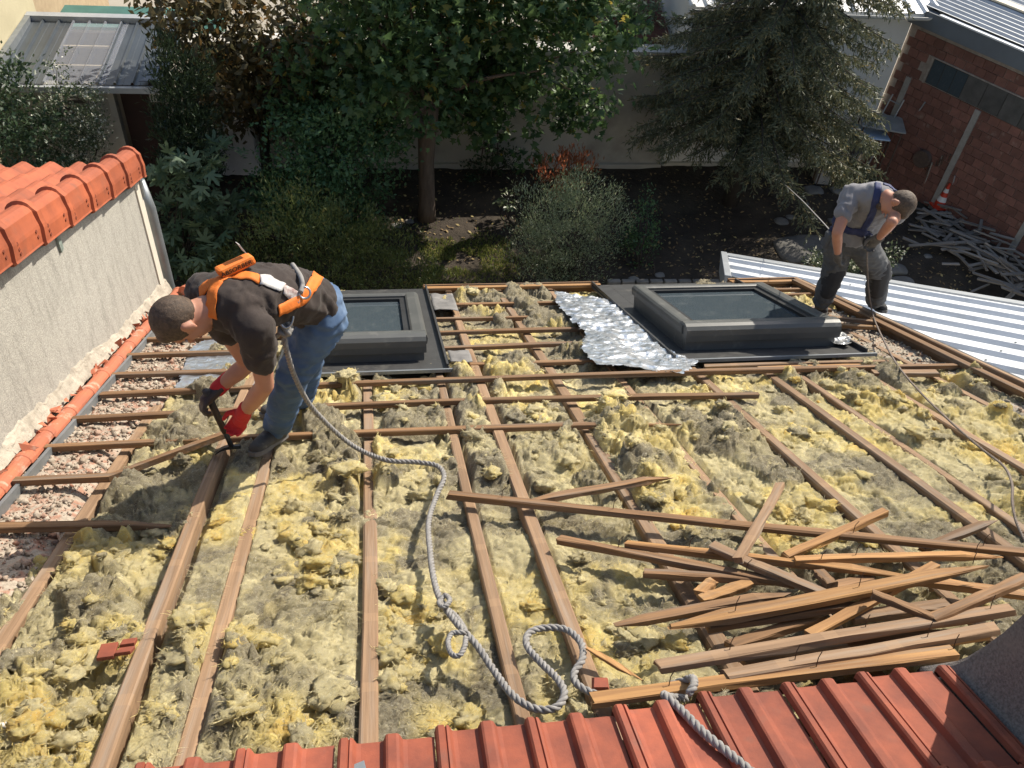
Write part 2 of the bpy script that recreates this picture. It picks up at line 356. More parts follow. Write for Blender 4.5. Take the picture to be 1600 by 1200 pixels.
# ------------------------------------------------------------------ foreground tiles: profile with two ribs, wide pans between
def tile_mesh(wd=0.262, ln=0.425):
    prof = [(0.0, 0.012), (0.004, 0.030), (0.010, 0.036), (0.026, 0.036), (0.028, 0.029), (0.031, 0.029), (0.033, 0.034), (0.040, 0.032), (0.050, 0.012), (0.062, 0.009), (0.112, 0.009),
            (0.122, 0.012), (0.130, 0.033), (0.136, 0.036), (0.158, 0.036), (0.166, 0.032), (0.176, 0.012), (0.188, 0.009), (0.240, 0.009), (0.262, 0.010)]
    ys = [0, 0.010, 0.03, ln - 0.03, ln - 0.008, ln]; V = []; F = []; n = len(prof)
    for j, y in enumerate(ys):
        for x, z in prof:
            k = 0.006 if j == 0 else (0.0015 if j == 1 else 0)
            zz = max(z - k, 0.004); 
            if j == len(ys) - 1: zz = max(z - 0.006, 0.004)
            V.append((x, y, zz + 0.010 * (1 - 0) ))
    for j in range(len(ys) - 1):
        for i in range(n - 1): F.append((j * n + i, j * n + i + 1, (j + 1) * n + i + 1, (j + 1) * n + i))
    o = len(V)
    for j in (0, len(ys) - 1):
        for x, z in prof: V.append((x, ys[j], -0.008))
    for i in range(n - 1):
        F.append((o + i, o + i + 1, i + 1, i)); a = (len(ys) - 1) * n
        F.append((a + i, a + i + 1, o + n + i + 1, o + n + i))
    return pd_mesh('roof_tile', V, F)
TM = tile_mesh(); TM.materials.append(M['tile_old'])
ROT = Matrix(((1, 0, 0), (0, TAN[1], NRM[1]), (0, TAN[2], NRM[2]))).to_4x4()
for row in range(4):
    for k in range(-6, 15):
        X = -0.70 + 0.262 * (k + 0.0) + 0.02
        vfar = 1.955 + 0.036 * (X - 0.35) - row * 0.375
        if row == 0 and False: continue
        if X > 3.8 or X < -1.75: continue
        o = link('roof_tile', TM, None, roof)
        tilt = rad(2.2); base = R(X, vfar - 0.425, 0.012 + 0.026 + 0.012)
        # tile's near end lies on the row nearer the ridge ... far end is the low end
        Mloc = Matrix.Translation(Vector(base - off(roof))) @ ROT @ Matrix.Rotation(tilt, 4, 'X') @ Matrix.Rotation(rng.uniform(-0.014, 0.014), 4, 'Z') @ Matrix.Translation((rng.uniform(-.003, .003), rng.uniform(-.012, .008), rng.uniform(-.003, .003)))
        o.matrix_local = Mloc
for v in (1.93, 1.55, 1.18): plank('batten', R(-1.7, v - 0.05, HB), R(3.9, v + 0.06, HB), 0.05, 0.03, M['wood_bat'], roof, seg=5)

# ------------------------------------------------------------------ glass wool between the rafters (one uncountable mass)
def wool_material():
    m, nt, b = NM('glass_wool'); L = nt.links.new; N = nt.nodes.new
    tc = N('ShaderNodeTexCoord')
    def noise(sc, de, ro=0.6, dist=0.0, st=None):
        n = N('ShaderNodeTexNoise'); n.inputs['Scale'].default_value = sc; n.inputs['Detail'].default_value = de; n.inputs['Roughness'].default_value = ro; n.inputs['Distortion'].default_value = dist
        L(tc.outputs['Object'], n.inputs['Vector']); return n.outputs[0]
    def rmp(s, a, c):
        r = N('ShaderNodeMapRange'); r.inputs[1].default_value = a; r.inputs[2].default_value = c; L(s, r.inputs[0]); return r.outputs[0]
    def mix(f, x, y, bl='MIX'):
        k = N('ShaderNodeMix'); k.data_type = 'RGBA'; k.blend_type = bl
        if isinstance(f, float): k.inputs[0].default_value = f
        else: L(f, k.inputs[0])
        for s, i in ((x, 6), (y, 7)):
            if isinstance(s, tuple): k.inputs[i].default_value = (*s, 1)
            else: L(s, k.inputs[i])
        return k.outputs[2]
    fr = N('ShaderNodeAttribute'); fr.attribute_name = 'fresh'; di = N('ShaderNodeAttribute'); di.attribute_name = 'dirt'
    def add(a, bq, k):
        q = N('ShaderNodeMath'); q.operation = 'MULTIPLY_ADD'; L(bq, q.inputs[0]); q.inputs[1].default_value = k; L(a, q.inputs[2]); return q.outputs[0]
    n1 = noise(9, 8, 0.65, 0.6); n2 = noise(55, 6, 0.7, 1.2); n3 = noise(3.2, 5)
    base = mix(rmp(n1, 0.35, 0.65), (0.88, 0.775, 0.44), (0.72, 0.63, 0.355))
    dirt = add(add(di.outputs['Fac'], n1, 0.7), n2, 0.4)
    c = mix(rmp(dirt, 0.80, 1.22), base, mix(rmp(n2, 0.3, 0.7), (0.17, 0.140, 0.085), (0.50, 0.44, 0.30)))
    fresh = add(add(fr.outputs['Fac'], n1, 0.45), n2, 0.25)
    c = mix(rmp(fresh, 0.58, 1.0), c, (0.92, 0.75, 0.28))
    c = mix(rmp(fresh, 1.02, 1.35), c, (0.90, 0.60, 0.13))
    geo_ = None; ang = N('ShaderNodeMath'); ang.operation = 'MULTIPLY'; L(noise(4.5, 3, 0.55, 0.4), ang.inputs[0]); ang.inputs[1].default_value = 16.0
    vr = N('ShaderNodeVectorRotate'); vr.rotation_type = 'AXIS_ANGLE'; vr.inputs['Axis'].default_value = tuple(NRM); L(tc.outputs['Object'], vr.inputs['Vector']); L(ang.outputs[0], vr.inputs['Angle'])
    def grain(s, de, ro):
        mp = N('ShaderNodeMapping'); mp.inputs['Scale'].default_value = s; L(vr.outputs[0], mp.inputs[0]); n = N('ShaderNodeTexNoise'); n.inputs['Scale'].default_value = 1.0; n.inputs['Detail'].default_value = de; n.inputs['Roughness'].default_value = ro; n.inputs['Distortion'].default_value = 0.6; L(mp.outputs[0], n.inputs['Vector']); return n.outputs[0]
    st1 = grain((14, 85, 60), 6, 0.65); st2 = grain((45, 240, 160), 4, 0.7)
    c = mix(0.85, c, mix(rmp(st1, 0.3, 0.7), (0.62, 0.59, 0.52), (1.35, 1.35, 1.33)), 'MULTIPLY')
    c = mix(0.7, c, mix(rmp(st2, 0.3, 0.7), (0.72, 0.70, 0.66), (1.32, 1.32, 1.32)), 'MULTIPLY')
    c = mix(rmp(noise(120, 4, 0.65, 1.2), 0.56, 0.74), c, (0.95, 0.90, 0.70))  # pale speckle painted in as highlights on the fluff
    c = mix(rmp(noise(120, 3, 0.6), 0.66, 0.74), c, (0.13, 0.10, 0.065))
    L(c, b.inputs['Base Color']); b.inputs['Roughness'].default_value = 0.95; b.inputs['Specular IOR Level'].default_value = 0.15
    b.inputs['Sheen Weight'].default_value = 0.25; b.inputs['Sheen Roughness'].default_value = 0.5
    bp = N('ShaderNodeBump'); bp.inputs['Strength'].default_value = 0.9; bp.inputs['Distance'].default_value = 0.010; L(st1, bp.inputs['Height'])
    bp2 = N('ShaderNodeBump'); bp2.inputs['Strength'].default_value = 0.5; bp2.inputs['Distance'].default_value = 0.003; L(st2, bp2.inputs['Height']); L(bp.outputs[0], bp2.inputs['Normal'])
    L(bp2.outputs[0], b.inputs['Normal'])
    tr = N('ShaderNodeBsdfTranslucent'); L(c, tr.inputs[0]); ms = N('ShaderNodeMixShader'); ms.inputs[0].default_value = 0.24
    L(b.outputs[0], ms.inputs[1]); L(tr.outputs[0], ms.inputs[2]); L(ms.outputs[0], nt.nodes['Material Output'].inputs[0])
    return m
M['wool'] = wool_material()
HOT = [(505, 840, .20), (520, 880, .14), (450, 1140, .16), (640, 950, .14), (625, 985, .1), (335, 830, .16), (60, 1150, .3), (600, 612, .18), (945, 1000, .22), (1245, 835, .22), (1235, 790, .15), (955, 640, .1), (1070, 790, .16),
       (830, 640, .12), (1300, 640, .2), (1360, 690, .25), (1330, 620, .2), (120, 870, .16), (300, 1000, .12), (200, 1010, .2), (880, 1080, .14), (700, 1110, .15), (1560, 700, .3), (1480, 590, .15), (420, 560, .1), (1240, 665, .15), (150, 1100, .2), (575, 750, .12), (440, 790, .12)]
HOT = [(*rf(x, y, -0.03), s) for x, y, s in HOT]
FLAT = [(1390, 660, .28), (1470, 720, .3), (1420, 620, .22), (745, 850, .17), (820, 850, .17), (660, 900, .12), (1130, 780, .16), (650, 700, .16), (770, 700, .15), (480, 1010, .14), (540, 950, .12), (940, 800, .12), (1060, 750, .12), (960, 740, .1), (1530, 660, .25)]
FLAT = [(*rf(x, y, -0.03), s) for x, y, s in FLAT]
def wool_fields(X, v):
    """height, outward shove, freshness, dirt over roof coordinates"""
    wx = X + 0.09 * (fbm2(X * 5, v * 5, 3, 1) - 0.5); wv = v + 0.09 * (fbm2(X * 5 + 40, v * 5, 3, 2) - 0.5)
    flat = np.zeros_like(X)
    for a, c, s in FLAT: flat = np.maximum(flat, np.exp(-(((X - a) ** 2 + (v - c) ** 2) / (s * 0.9) ** 2) ** 1.5))
    lum = np.clip(0.18 + 1.1 * sstep(0.42, 0.70, fbm2(X * 1.6 + 3, v * 1.6, 3, 3)), 0, 1) * (1 - 0.85 * flat)
    f1, i1, x1, y1 = worley(wx / 0.235, wv / 0.27, 0); a = np.sqrt(np.clip(1 - (f1 / 0.80) ** 2, 0, 1)) * (0.15 + 0.85 * i1)
    f2, i2, x2, y2 = worley(wx / 0.105 + 9, wv / 0.12, 1); c2 = np.sqrt(np.clip(1 - (f2 / 0.78) ** 2, 0, 1)) * (0.1 + 0.9 * i2)
    f3, i3, x3, y3 = worley(wx / 0.042 + 5, wv / 0.05, 3); c3 = np.sqrt(np.clip(1 - (f3 / 0.8) ** 2, 0, 1)) * i3
    fib = fbm2(wx * 38 + 6 * fbm2(X * 9, v * 9, 2, 4), wv * 22, 4, 5)
    torn = sstep(0.55, 0.72, fbm2(X * 3.1 + 11, v * 3.1, 4, 6))
    h = -0.104 + 0.045 * fbm2(X * 2.2, v * 2.2, 3, 2) + lum * (0.125 * a + 0.062 * c2 * (0.35 + 0.65 * torn) + 0.030 * c3 * (0.3 + 0.7 * torn)) + (0.016 + 0.012 * lum) * (fib - 0.5) * 2 + 0.012 * lum * (fbm2(wx * 17, wv * 15, 4, 2) - 0.5) * 2 + flat * 0.045 + 0.004 * flat * c3
    if True:
        flo = -0.072 + 0.035 * fbm2(X * 7, v * 7, 3, 5); e_ = np.full_like(X, 9.0)
        for rx, w in RAFT: e_ = np.minimum(e_, np.abs(X - rx) - w / 2)
        kf = 1 - sstep(0.03, 0.10, e_); h = np.where(h < flo, h + (flo - h) * 0.8 * kf, h)
        h = np.maximum(h, np.where((X > -0.79) & (X < -0.61), -0.045 + 0.02 * fbm2(X * 9, v * 9, 3, 1), -9))
    crease = np.abs(fbm2(X * 2.3 + 31, v * 4.0, 4, 7) - 0.5); h = h - 0.055 * (1 - sstep(0.0, 0.03, crease)) * (0.4 + 0.6 * lum)
    cr2 = np.abs(fbm2(wx * 9 + 3, wv * 8, 4, 1) - 0.5); h = h - 0.030 * (1 - sstep(0.0, 0.05, cr2)) * (0.25 + 0.75 * lum)
    cr3 = np.abs(fbm2(wx * 23 + 8, wv * 21, 3, 3) - 0.5); h = h - 0.014 * (1 - sstep(0.0, 0.09, cr3)) * (0.3 + 0.7 * lum) + 0.012 * (torn - 0.3) * (fbm2(wx * 40, wv * 40, 2, 6) - 0.5) * 2
    # press the wool down beside the rafters, here and there let it spill over them
    e = np.full_like(X, 9.0)
    for rx, w in RAFT: e = np.minimum(e, np.abs(X - rx) - w / 2)
    spill = sstep(0.71, 0.82, fbm2(X * 2.0 + 70, v * 1.7, 3, 0)) * 0.06
    cap = H_R - 0.006 + 1.8 * np.clip(e - 0.004, 0, 1) + spill - np.where(e < 0, 0.05 * (1 - spill / 0.06), 0)
    h = np.minimum(h, cap)
    h = np.maximum(h, np.where((X > -0.772) & (X < -0.63), -0.062 + 0.060 * fbm2(X * 16, v * 13, 4, 1), -9))
    # left verge and right verge: little wool, mostly rubble
    h = h - 0.13 * sstep(-1.30, -1.40, X + 0.1 * (fbm2(X * 5, v * 5, 3, 1) - 0.5)) * sstep(2.9, 3.3, v) - 0.02 * sstep(3.75, 3.95, X)
    sx = (0.055 * lum * a * x1 * 0.25 + 0.35 * 0.105 * c2 * x2 * lum * torn); sv = (0.055 * lum * a * y1 * 0.25 + 0.35 * 0.12 * c2 * y2 * lum * torn)
    fr = 0.06 + 0.20 * torn + 0.42 * np.clip(i2 - 0.45, 0, 1) * (0.5 + torn) + 0.25 * (c3 * i3) * torn + 0.10
    for q, c, s in HOT:
        d = np.hypot(X - q, v - c) / s; fr = np.maximum(fr, (0.85 * np.exp(-d ** 2)) * (0.55 + 0.6 * i2))
    far = sstep(5.0, 5.6, v) * (1 - sstep(3.2, 3.6, X))
    di = -0.05 + 0.62 * i1 * (1 - 0.4 * torn) + 0.42 * i2 + 0.35 * fbm2(X * 1.1 + 5, v * 1.1, 3, 4) - 0.25 * flat + 0.35 * far - 0.5 * fr
    return h, sx, sv, fr, di
xs = np.arange(-1.86, 4.06, 0.0105); vs = [1.86]
while vs[-1] < 7.86: vs.append(vs[-1] + 0.0085 + 0.0018 * (vs[-1] - 1.9))
vs = np.array(vs); GX, GV = np.meshgrid(xs, vs)
h, sx, sv, fr, di = wool_fields(GX, GV)
gx = GX + sx; gv = GV + sv
Pw = CAM + gx[..., None] * XV + gv[..., None] * TAN + (h - HR)[..., None] * NRM
Fw = grid_faces(len(xs), len(vs))
keep = np.ones(len(Fw), bool); cx = GX.ravel()[Fw[:, 0]]; cv = GV.ravel()[Fw[:, 0]]
for a, c, vv in OPEN: keep &= ~((cx > a + 0.03) & (cx < c - 0.03) & (cv > vv + 0.03) & (cv < 7.6))
WO = R(1.2, 5.0, -0.2)
wool = tag(link('glass_wool', np_mesh('glass_wool', (Pw - WO).reshape(-1, 3), Fw[keep], True, {'fresh': fr.ravel(), 'dirt': di.ravel()}), M['wool'], None, WO),
           'torn yellow and grey glass wool filling the bays between the rafters', 'insulation', kind='stuff')
def wool_at(X, v):
    q = wool_fields(np.array([[X]], float), np.array([[v]], float)); return float(q[0][0, 0])
# torn tufts lying on the wool
bmi = bmesh.new(); bmesh.ops.create_icosphere(bmi, subdivisions=4, radius=1.0)
ICO = np.array([q.co for q in bmi.verts]); ICOF = np.array([[q.index for q in f.verts] for f in bmi.faces]); bmi.free()
bmi = bmesh.new(); bmesh.ops.create_icosphere(bmi, subdivisions=3, radius=1.0)
ICO3 = np.array([q.co for q in bmi.verts]); ICOF3 = np.array([[q.index for q in f.verts] for f in bmi.faces]); bmi.free()
bmi = bmesh.new(); bmesh.ops.create_icosphere(bmi, subdivisions=2, radius=1.0)
ICO2 = np.array([q.co for q in bmi.verts]); ICOF2 = np.array([[q.index for q in f.verts] for f in bmi.faces]); bmi.free()
TV = []; TF = []; Tf = []; Td = []; nv = 0
cand_x = []; cand_v = []; cand_s = []; cand_f = []
for q, c, s in HOT:
    for _ in range(int(26 * (s / 0.15))): cand_x.append(q + nr.normal() * s * 0.8); cand_v.append(c + nr.normal() * s * 0.9); cand_s.append(0.011 + 0.038 * nr.random() ** 2.2); cand_f.append(nr.uniform(0.1, 0.85))
for _ in range(850):
    cand_x.append(nr.uniform(-1.2, 3.95)); cand_v.append(nr.uniform(2.0, 7.7) if nr.random() < .35 else nr.uniform(2.0, 5.4)); cand_s.append(0.010 + 0.036 * nr.random() ** 2.5); cand_f.append(nr.uniform(-0.15, 0.5))
cand_x = np.array(cand_x); cand_v = np.array(cand_v)
ch = wool_fields(cand_x[None], cand_v[None]); lumv = fbm2(cand_x * 1.6 + 3, cand_v * 1.6, 3, 3)
for k in range(len(cand_x)):
    X, v, s = cand_x[k], cand_v[k], cand_s[k]
    if v < 2.05 or v > 7.7 or X < -1.7 or X > 3.95: continue
    if any(a - 0.05 < X < c + 0.05 and v > vv - 0.05 for a, c, vv in OPEN): continue
    if min(abs(X - rx) - w / 2 for rx, w in RAFT) < s * 1.1 and nr.random() < 0.93: continue
    if any(np.hypot(X - a, v - c) < d * 0.8 for a, c, d in FLAT): continue
    if k > 300 and lumv[k] < 0.46 and nr.random() < 0.8: continue
    big = False
    I, IF = (ICO3, ICOF3) if s > 0.024 else (ICO2, ICOF2)
    p = I * s; sd_ = nr.random(3) * 50
    n1 = fbm3(p / s * 1.3 + sd_, 3, 1); n2 = fbm3(p * 45 + sd_, 3, 2); n3 = np.abs(fbm3(p / s * 2.6 + sd_, 3, 3) - 0.5)
    bl_ = np.abs(fbm3(p / s * 1.9 + sd_ + 9, 2, 4) - 0.5) * 2; b2_ = np.abs(fbm3(p / s * 4.5 + sd_, 2, 5) - 0.5) * 2
    p = p * (0.20 + 0.95 * n1 + 1.0 * bl_ + 0.45 * b2_ + 0.3 * (n2 - 0.5))[:, None]
    p *= A(nr.uniform(0.8, 1.7), nr.uniform(0.8, 1.6), nr.uniform(0.45, 0.9)); t = nr.uniform(0, 6.28); c, q = math.cos(t), math.sin(t)
    p = np.stack([p[:, 0] * c - p[:, 1] * q, p[:, 0] * q + p[:, 1] * c, p[:, 2]], 1)
    hh = ch[0][0, k] + s * 0.10
    Wp = R(X, v, hh) + p[:, :1] * XV + p[:, 1:2] * TAN + p[:, 2:3] * NRM
    TV.append(Wp - WO); TF.append(IF + nv); nv += len(I); Tf.append(np.clip(cand_f[k] + 0.5 * (n2 - 0.5) * 2 - 0.1, -.2, 1)); Td.append(np.full(len(I), nr.uniform(0, 0.75)) * (1 - max(0, cand_f[k])))
tag(link('wool_tufts', np_mesh('wool_tufts', np.concatenate(TV), np.concatenate(TF), True, {'fresh': np.concatenate(Tf), 'dirt': np.concatenate(Td)}), M['wool'], None, WO),
    'loose torn tufts of yellow glass wool scattered over the bays', 'insulation', kind='stuff')
# fibres standing off the wool
TVn = np.concatenate(TV); tuft_c = np.concatenate([np.tile(q.mean(0), (len(q), 1)) for q in TV]); tfr = np.concatenate(Tf); tdi = np.concatenate(Td)
nf = 105000; fx = nr.uniform(-1.3, 3.98, nf); fv = 1.95 + (7.6 - 1.95) * nr.random(nf) ** 1.7
fh = wool_fields(fx[None], fv[None]); hh = fh[0][0]; okf = hh > -0.11
for a, c, vv in OPEN: okf &= ~((fx > a) & (fx < c) & (fv > vv))
fx, fv, hh = fx[okf], fv[okf], hh[okf]; px = fh[1][0][okf]; pv = fh[2][0][okf]; n = len(fx)
base = CAM + (fx + px)[:, None] * XV + (fv + pv)[:, None] * TAN + (hh - 0.003 - HR)[:, None] * NRM - WO
ang = 12.0 * fbm2(fx * 4.5, fv * 4.5, 3, 2) + nr.normal(0, 0.5, n); ln = nr.uniform(0.012, 0.045, n); up = np.abs(nr.normal(0.12, 0.28, n))
nt_ = 34000; ti = nr.integers(0, len(TVn), nt_); base = np.concatenate([base, TVn[ti]]); fx = np.concatenate([fx, TVn[ti][:, 0]]); fv = np.concatenate([fv, TVn[ti] @ TAN])
ang = np.concatenate([ang, nr.uniform(0, 6.28, nt_)]); ln = np.concatenate([ln, nr.uniform(0.008, 0.03, nt_)]); up = np.concatenate([up, np.abs(nr.normal(0.1, 0.3, nt_))]); n += nt_
tn = TVn[ti] - tuft_c[ti]; tn /= np.linalg.norm(tn, axis=1)[:, None] + 1e-9; outw = np.concatenate([np.zeros((n - nt_, 3)), tn * 0.7])
d1 = (np.cos(ang)[:, None] * XV + np.sin(ang)[:, None] * TAN); d1 = d1 + up[:, None] * NRM + outw
ang2 = ang + nr.normal(0, 0.9, n); d2 = np.cos(ang2)[:, None] * XV + np.sin(ang2)[:, None] * TAN + (up * nr.uniform(-0.4, 0.6, n))[:, None] * NRM
wd = np.cross(d1, NRM); wd /= np.linalg.norm(wd, axis=1)[:, None]; wd *= (0.0008 + 0.0012 * nr.random(n))[:, None]
m1 = base + d1 * (ln * 0.5)[:, None]; m2 = m1 + d2 * (ln * 0.6)[:, None]
FV = np.stack([base - wd, base + wd, m1 + wd * 0.8, m1 - wd * 0.8, m2], 1).reshape(-1, 3); i0 = (np.arange(n) * 5)[:, None]
FF = np.concatenate([i0 + np.array([[0, 1, 2]]), i0 + np.array([[0, 2, 3]]), i0 + np.array([[3, 2, 4]])])
fr_ = np.repeat(np.concatenate([fh[3][0][okf], tfr[ti]]), 5); di_ = np.repeat(np.concatenate([fh[4][0][okf], tdi[ti]]) - 0.15 + nr.normal(0, 0.2, n), 5)
tag(link('wool_fibres', np_mesh('wool_fibres', FV, FF, False, {'fresh': fr_, 'dirt': di_}), M['wool'], None, WO), 'fine loose fibres standing up from the glass wool', 'insulation', kind='stuff')

# ------------------------------------------------------------------ rubble along both verges
def rubble_mat(name, c1, c2, c3, c4):
    m, nt, b = NM(name); L = nt.links.new; N = nt.nodes.new; at = N('ShaderNodeAttribute'); at.attribute_name = 'rnd'; cr = N('ShaderNodeValToRGB'); e = cr.color_ramp.elements
    e[0].position = 0.0; e[0].color = (*c1, 1); e[1].position = 0.45; e[1].color = (*c2, 1)
    for p, c in ((0.72, c3), (0.80, c4), (0.9, c1), (1.0, tuple(min(1, q * 1.4) for q in c2))): q = e.new(p); q.color = (*c, 1)
    L(at.outputs['Fac'], cr.inputs[0]); n = N('ShaderNodeTexNoise'); n.inputs['Scale'].default_value = 60; n.inputs['Detail'].default_value = 8; tc = N('ShaderNodeTexCoord'); L(tc.outputs['Object'], n.inputs['Vector'])
    mr = N('ShaderNodeMapRange'); mr.inputs[3].default_value = 0.5; mr.inputs[4].default_value = 1.35; L(n.outputs[0], mr.inputs[0]); vm = N('ShaderNodeVectorMath'); vm.operation = 'SCALE'; L(cr.outputs[0], vm.inputs[0]); L(mr.outputs[0], vm.inputs['Scale']); L(vm.outputs[0], b.inputs['Base Color'])
    bp = N('ShaderNodeBump'); bp.inputs['Strength'].default_value = 0.8; bp.inputs['Distance'].default_value = 0.01; L(n.outputs[0], bp.inputs['Height']); L(bp.outputs[0], b.inputs['Normal']); b.inputs['Roughness'].default_value = 0.97; b.inputs['Specular IOR Level'].default_value = 0.2
    return m
M['rubble'] = rubble_mat('mortar_rubble', (0.33, 0.265, 0.205), (0.41, 0.35, 0.28), (0.36, 0.19, 0.13), (0.30, 0.235, 0.185))
M['dust'] = rubble_mat('grey_dust', (0.27, 0.235, 0.185), (0.36, 0.32, 0.26), (0.34, 0.22, 0.15), (0.20, 0.18, 0.15))
def rubble(name, label, x0, x1, v0, v1, n, edge, mater, seed):
    g = np.random.default_rng(seed); xs = np.arange(x0, x1, 0.014); vs = np.arange(v0, v1, 0.016); GX, GV = np.meshgrid(xs, vs)
    hh = -0.078 + 0.035 * fbm2(GX * 5, GV * 5, 4, seed) + 0.022 * fbm2(GX * 28, GV * 28, 4, seed + 1) - 0.09 * sstep(-0.08, 0.10, edge(GX, GV) + 0.12 * (fbm2(GX * 4, GV * 4, 3, 2) - 0.5))
    P = CAM + GX[..., None] * XV + GV[..., None] * TAN + (hh - HR)[..., None] * NRM - WO
    V = [P.reshape(-1, 3)]; F = [np.concatenate([(q := grid_faces(len(xs), len(vs)))[:, [0, 1, 2]], q[:, [0, 2, 3]]])]; nv = len(V[0]); RN = [fbm2(GX * 40, GV * 40, 3, 4).ravel()]
    cube = np.array([[-1, -1, -1], [1, -1, -1], [1, 1, -1], [-1, 1, -1], [-1, -1, 1], [1, -1, 1], [1, 1, 1], [-1, 1, 1]], float)
    cf = np.array([[0, 2, 1], [0, 3, 2], [4, 5, 6], [4, 6, 7], [0, 1, 5], [0, 5, 4], [1, 2, 6], [1, 6, 5], [2, 3, 7], [2, 7, 6], [3, 0, 4], [3, 4, 7]])
    for _ in range(n):
        X = g.uniform(x0 + 0.02, x1); v = g.uniform(v0, v1); e = float(edge(np.array(X), np.array(v)))
        if e > g.normal(0.0, 0.08): continue
        i = min(len(xs) - 1, int((X - x0) / 0.014)); j = min(len(vs) - 1, int((v - v0) / 0.016))
        s = 0.003 + 0.011 * g.random() ** 6; RN.append(np.full(8, g.random())); q = cube * s * g.uniform(0.35, 1.4, 3) + g.normal(0, s * 0.25, (8, 3)); rm = np.array(Matrix.Rotation(g.uniform(0, 6), 3, Vector(g.normal(size=3))))
        q = q @ rm.T; V.append(R(X, v, float(hh[j, i]) + s * 0.4) - WO + q[:, :1] * XV + q[:, 1:2] * TAN + q[:, 2:] * NRM); F.append(cf + nv); nv += 8
    return tag(link(name, np_mesh(name, np.concatenate(V), np.concatenate(F), False, {'rnd': np.concatenate(RN)}), mater, None, WO), label, 'rubble', kind='stuff')
rubble('rubble', 'pinkish crumbled mortar and tile chips along the foot of the neighbouring wall', -1.87, -1.12, 2.9, 7.8, 10000, lambda X, v: X + 1.41 - 0.16 * sstep(4.2, 5.6, v) * sstep(7.5, 6.0, v), M['rubble'], 3)
rubble('rubble', 'grey dust and crumbs along the verge beside the white metal roof', 3.3, 4.02, 3.2, 7.8, 4000, lambda X, v: 3.84 - X - 0.25 * sstep(5.0, 5.8, v) * sstep(7.2, 6.4, v), M['dust'], 5)

# ------------------------------------------------------------------ ground
M['soil'] = mat('dark_soil', (0.060, 0.046, 0.034), (0.034, 0.027, 0.02), scale=3.5, rough=1.0, bump=0.8, bscale=14, bdist=0.05, c3=(0.105, 0.085, 0.06), c3scale=0.9, c3lo=0.5, c3hi=0.75)
g_x = np.concatenate([np.linspace(-60, -8, 14), np.arange(-7.6, 12.6, 0.12), np.linspace(13, 70, 14)]); g_y = np.concatenate([np.linspace(-40, 4, 10), np.arange(4.4, 15, 0.12), np.linspace(15.6, 120, 20)])
GX, GY = np.meshgrid(g_x, g_y); inn = sstep(-8, -6, GX) * sstep(13, 11.5, GX) * sstep(5, 6.5, GY) * sstep(15, 13.2, GY)
GZ = inn * (0.14 * (fbm2(GX * 0.9, GY * 0.9, 4, 2) - 0.5) + 0.05 * (fbm2(GX * 4, GY * 4, 3, 3) - 0.5))
def ground_z(x, y):
    x = np.array([[x]], float); y = np.array([[y]], float); i = sstep(-8, -6, x) * sstep(13, 11.5, x) * sstep(5, 6.5, y) * sstep(15, 13.2, y)
    return float((i * (0.14 * (fbm2(x * 0.9, y * 0.9, 4, 2) - 0.5) + 0.05 * (fbm2(x * 4, y * 4, 3, 3) - 0.5)))[0, 0])
ground = tag(link('ground', np_mesh('ground', np.stack([GX, GY, GZ], -1).reshape(-1, 3), grid_faces(len(g_x), len(g_y)), True), M['soil']), 'dark garden soil under the trees', 'ground', kind='structure')
# paved, sunlit yard behind the garden walls
yard = MB(); yard.box(-14, 30, 14.2, 60, -0.1, 0.03); tag(yard.build('paved_yard', mat('pale_concrete', (0.36, 0.325, 0.27), (0.30, 0.27, 0.22), scale=1.2, rough=0.95, bump=0.2, bscale=30, c3=(0.26, 0.23, 0.185), c3scale=0.5)), 'pale sunlit concrete yard behind the shed', 'yard', kind='structure')
# leaf litter and pebbles
def scatter_leaves(name, label, n, fx, size, mater, seed, up=0.3):
    g = np.random.default_rng(seed); xy = np.array([q for q in (fx(g) for _ in range(n)) if q is not None]); n = len(xy)
    z = np.array([ground_z(*q) for q in xy[:0]]) if False else (lambda x, y: (sstep(-8, -6, x) * sstep(13, 11.5, x) * sstep(5, 6.5, y) * sstep(15, 13.2, y)) * (0.14 * (fbm2(x * 0.9, y * 0.9, 4, 2) - 0.5) + 0.05 * (fbm2(x * 4, y * 4, 3, 3) - 0.5)))(xy[:, 0], xy[:, 1])
    s = g.uniform(0.5, 1.3, n) * size; t = g.uniform(0, 6.28, n); nn = g.normal(0, up, (n, 3)) + A(0, 0, 1); nn /= np.linalg.norm(nn, axis=1)[:, None]
    a = np.stack([np.cos(t), np.sin(t), 0 * t], 1); a -= nn * (a * nn).sum(1)[:, None]; a /= np.linalg.norm(a, axis=1)[:, None]; bq = np.cross(nn, a)
    c = np.stack([xy[:, 0], xy[:, 1], z + 0.012], 1)
    tpl = [(-1, 0, 0), (0, 0.5, 0.15), (1, 0, 0), (0, -0.5, 0.15)]
    V = np.stack([c + s[:, None] * (q[0] * a + q[1] * bq + q[2] * nn) for q in tpl], 1).reshape(-1, 3); i0 = (np.arange(n) * 4)[:, None]
    F = np.concatenate([i0 + np.array([[0, 1, 2]]), i0 + np.array([[0, 2, 3]])])
    return tag(link(name, np_mesh(name, V, F, False, {'rnd': np.repeat(g.random(n), 4), 'rnd2': np.repeat(g.random(n), 4)}), mater), label, 'leaves', kind='stuff')
M['litter'] = leaf_mat('leaf_litter', (0.16, 0.10, 0.05), (0.34, 0.25, 0.12), (0.45, 0.36, 0.16), 0.12, 0.1, 0.9)
scatter_leaves('leaf_litter', 'dry fallen leaves scattered over the dark soil', 5200, lambda g: (g.uniform(-4, 9.5), g.uniform(6.6, 13.2)), 0.032, M['litter'], 3)

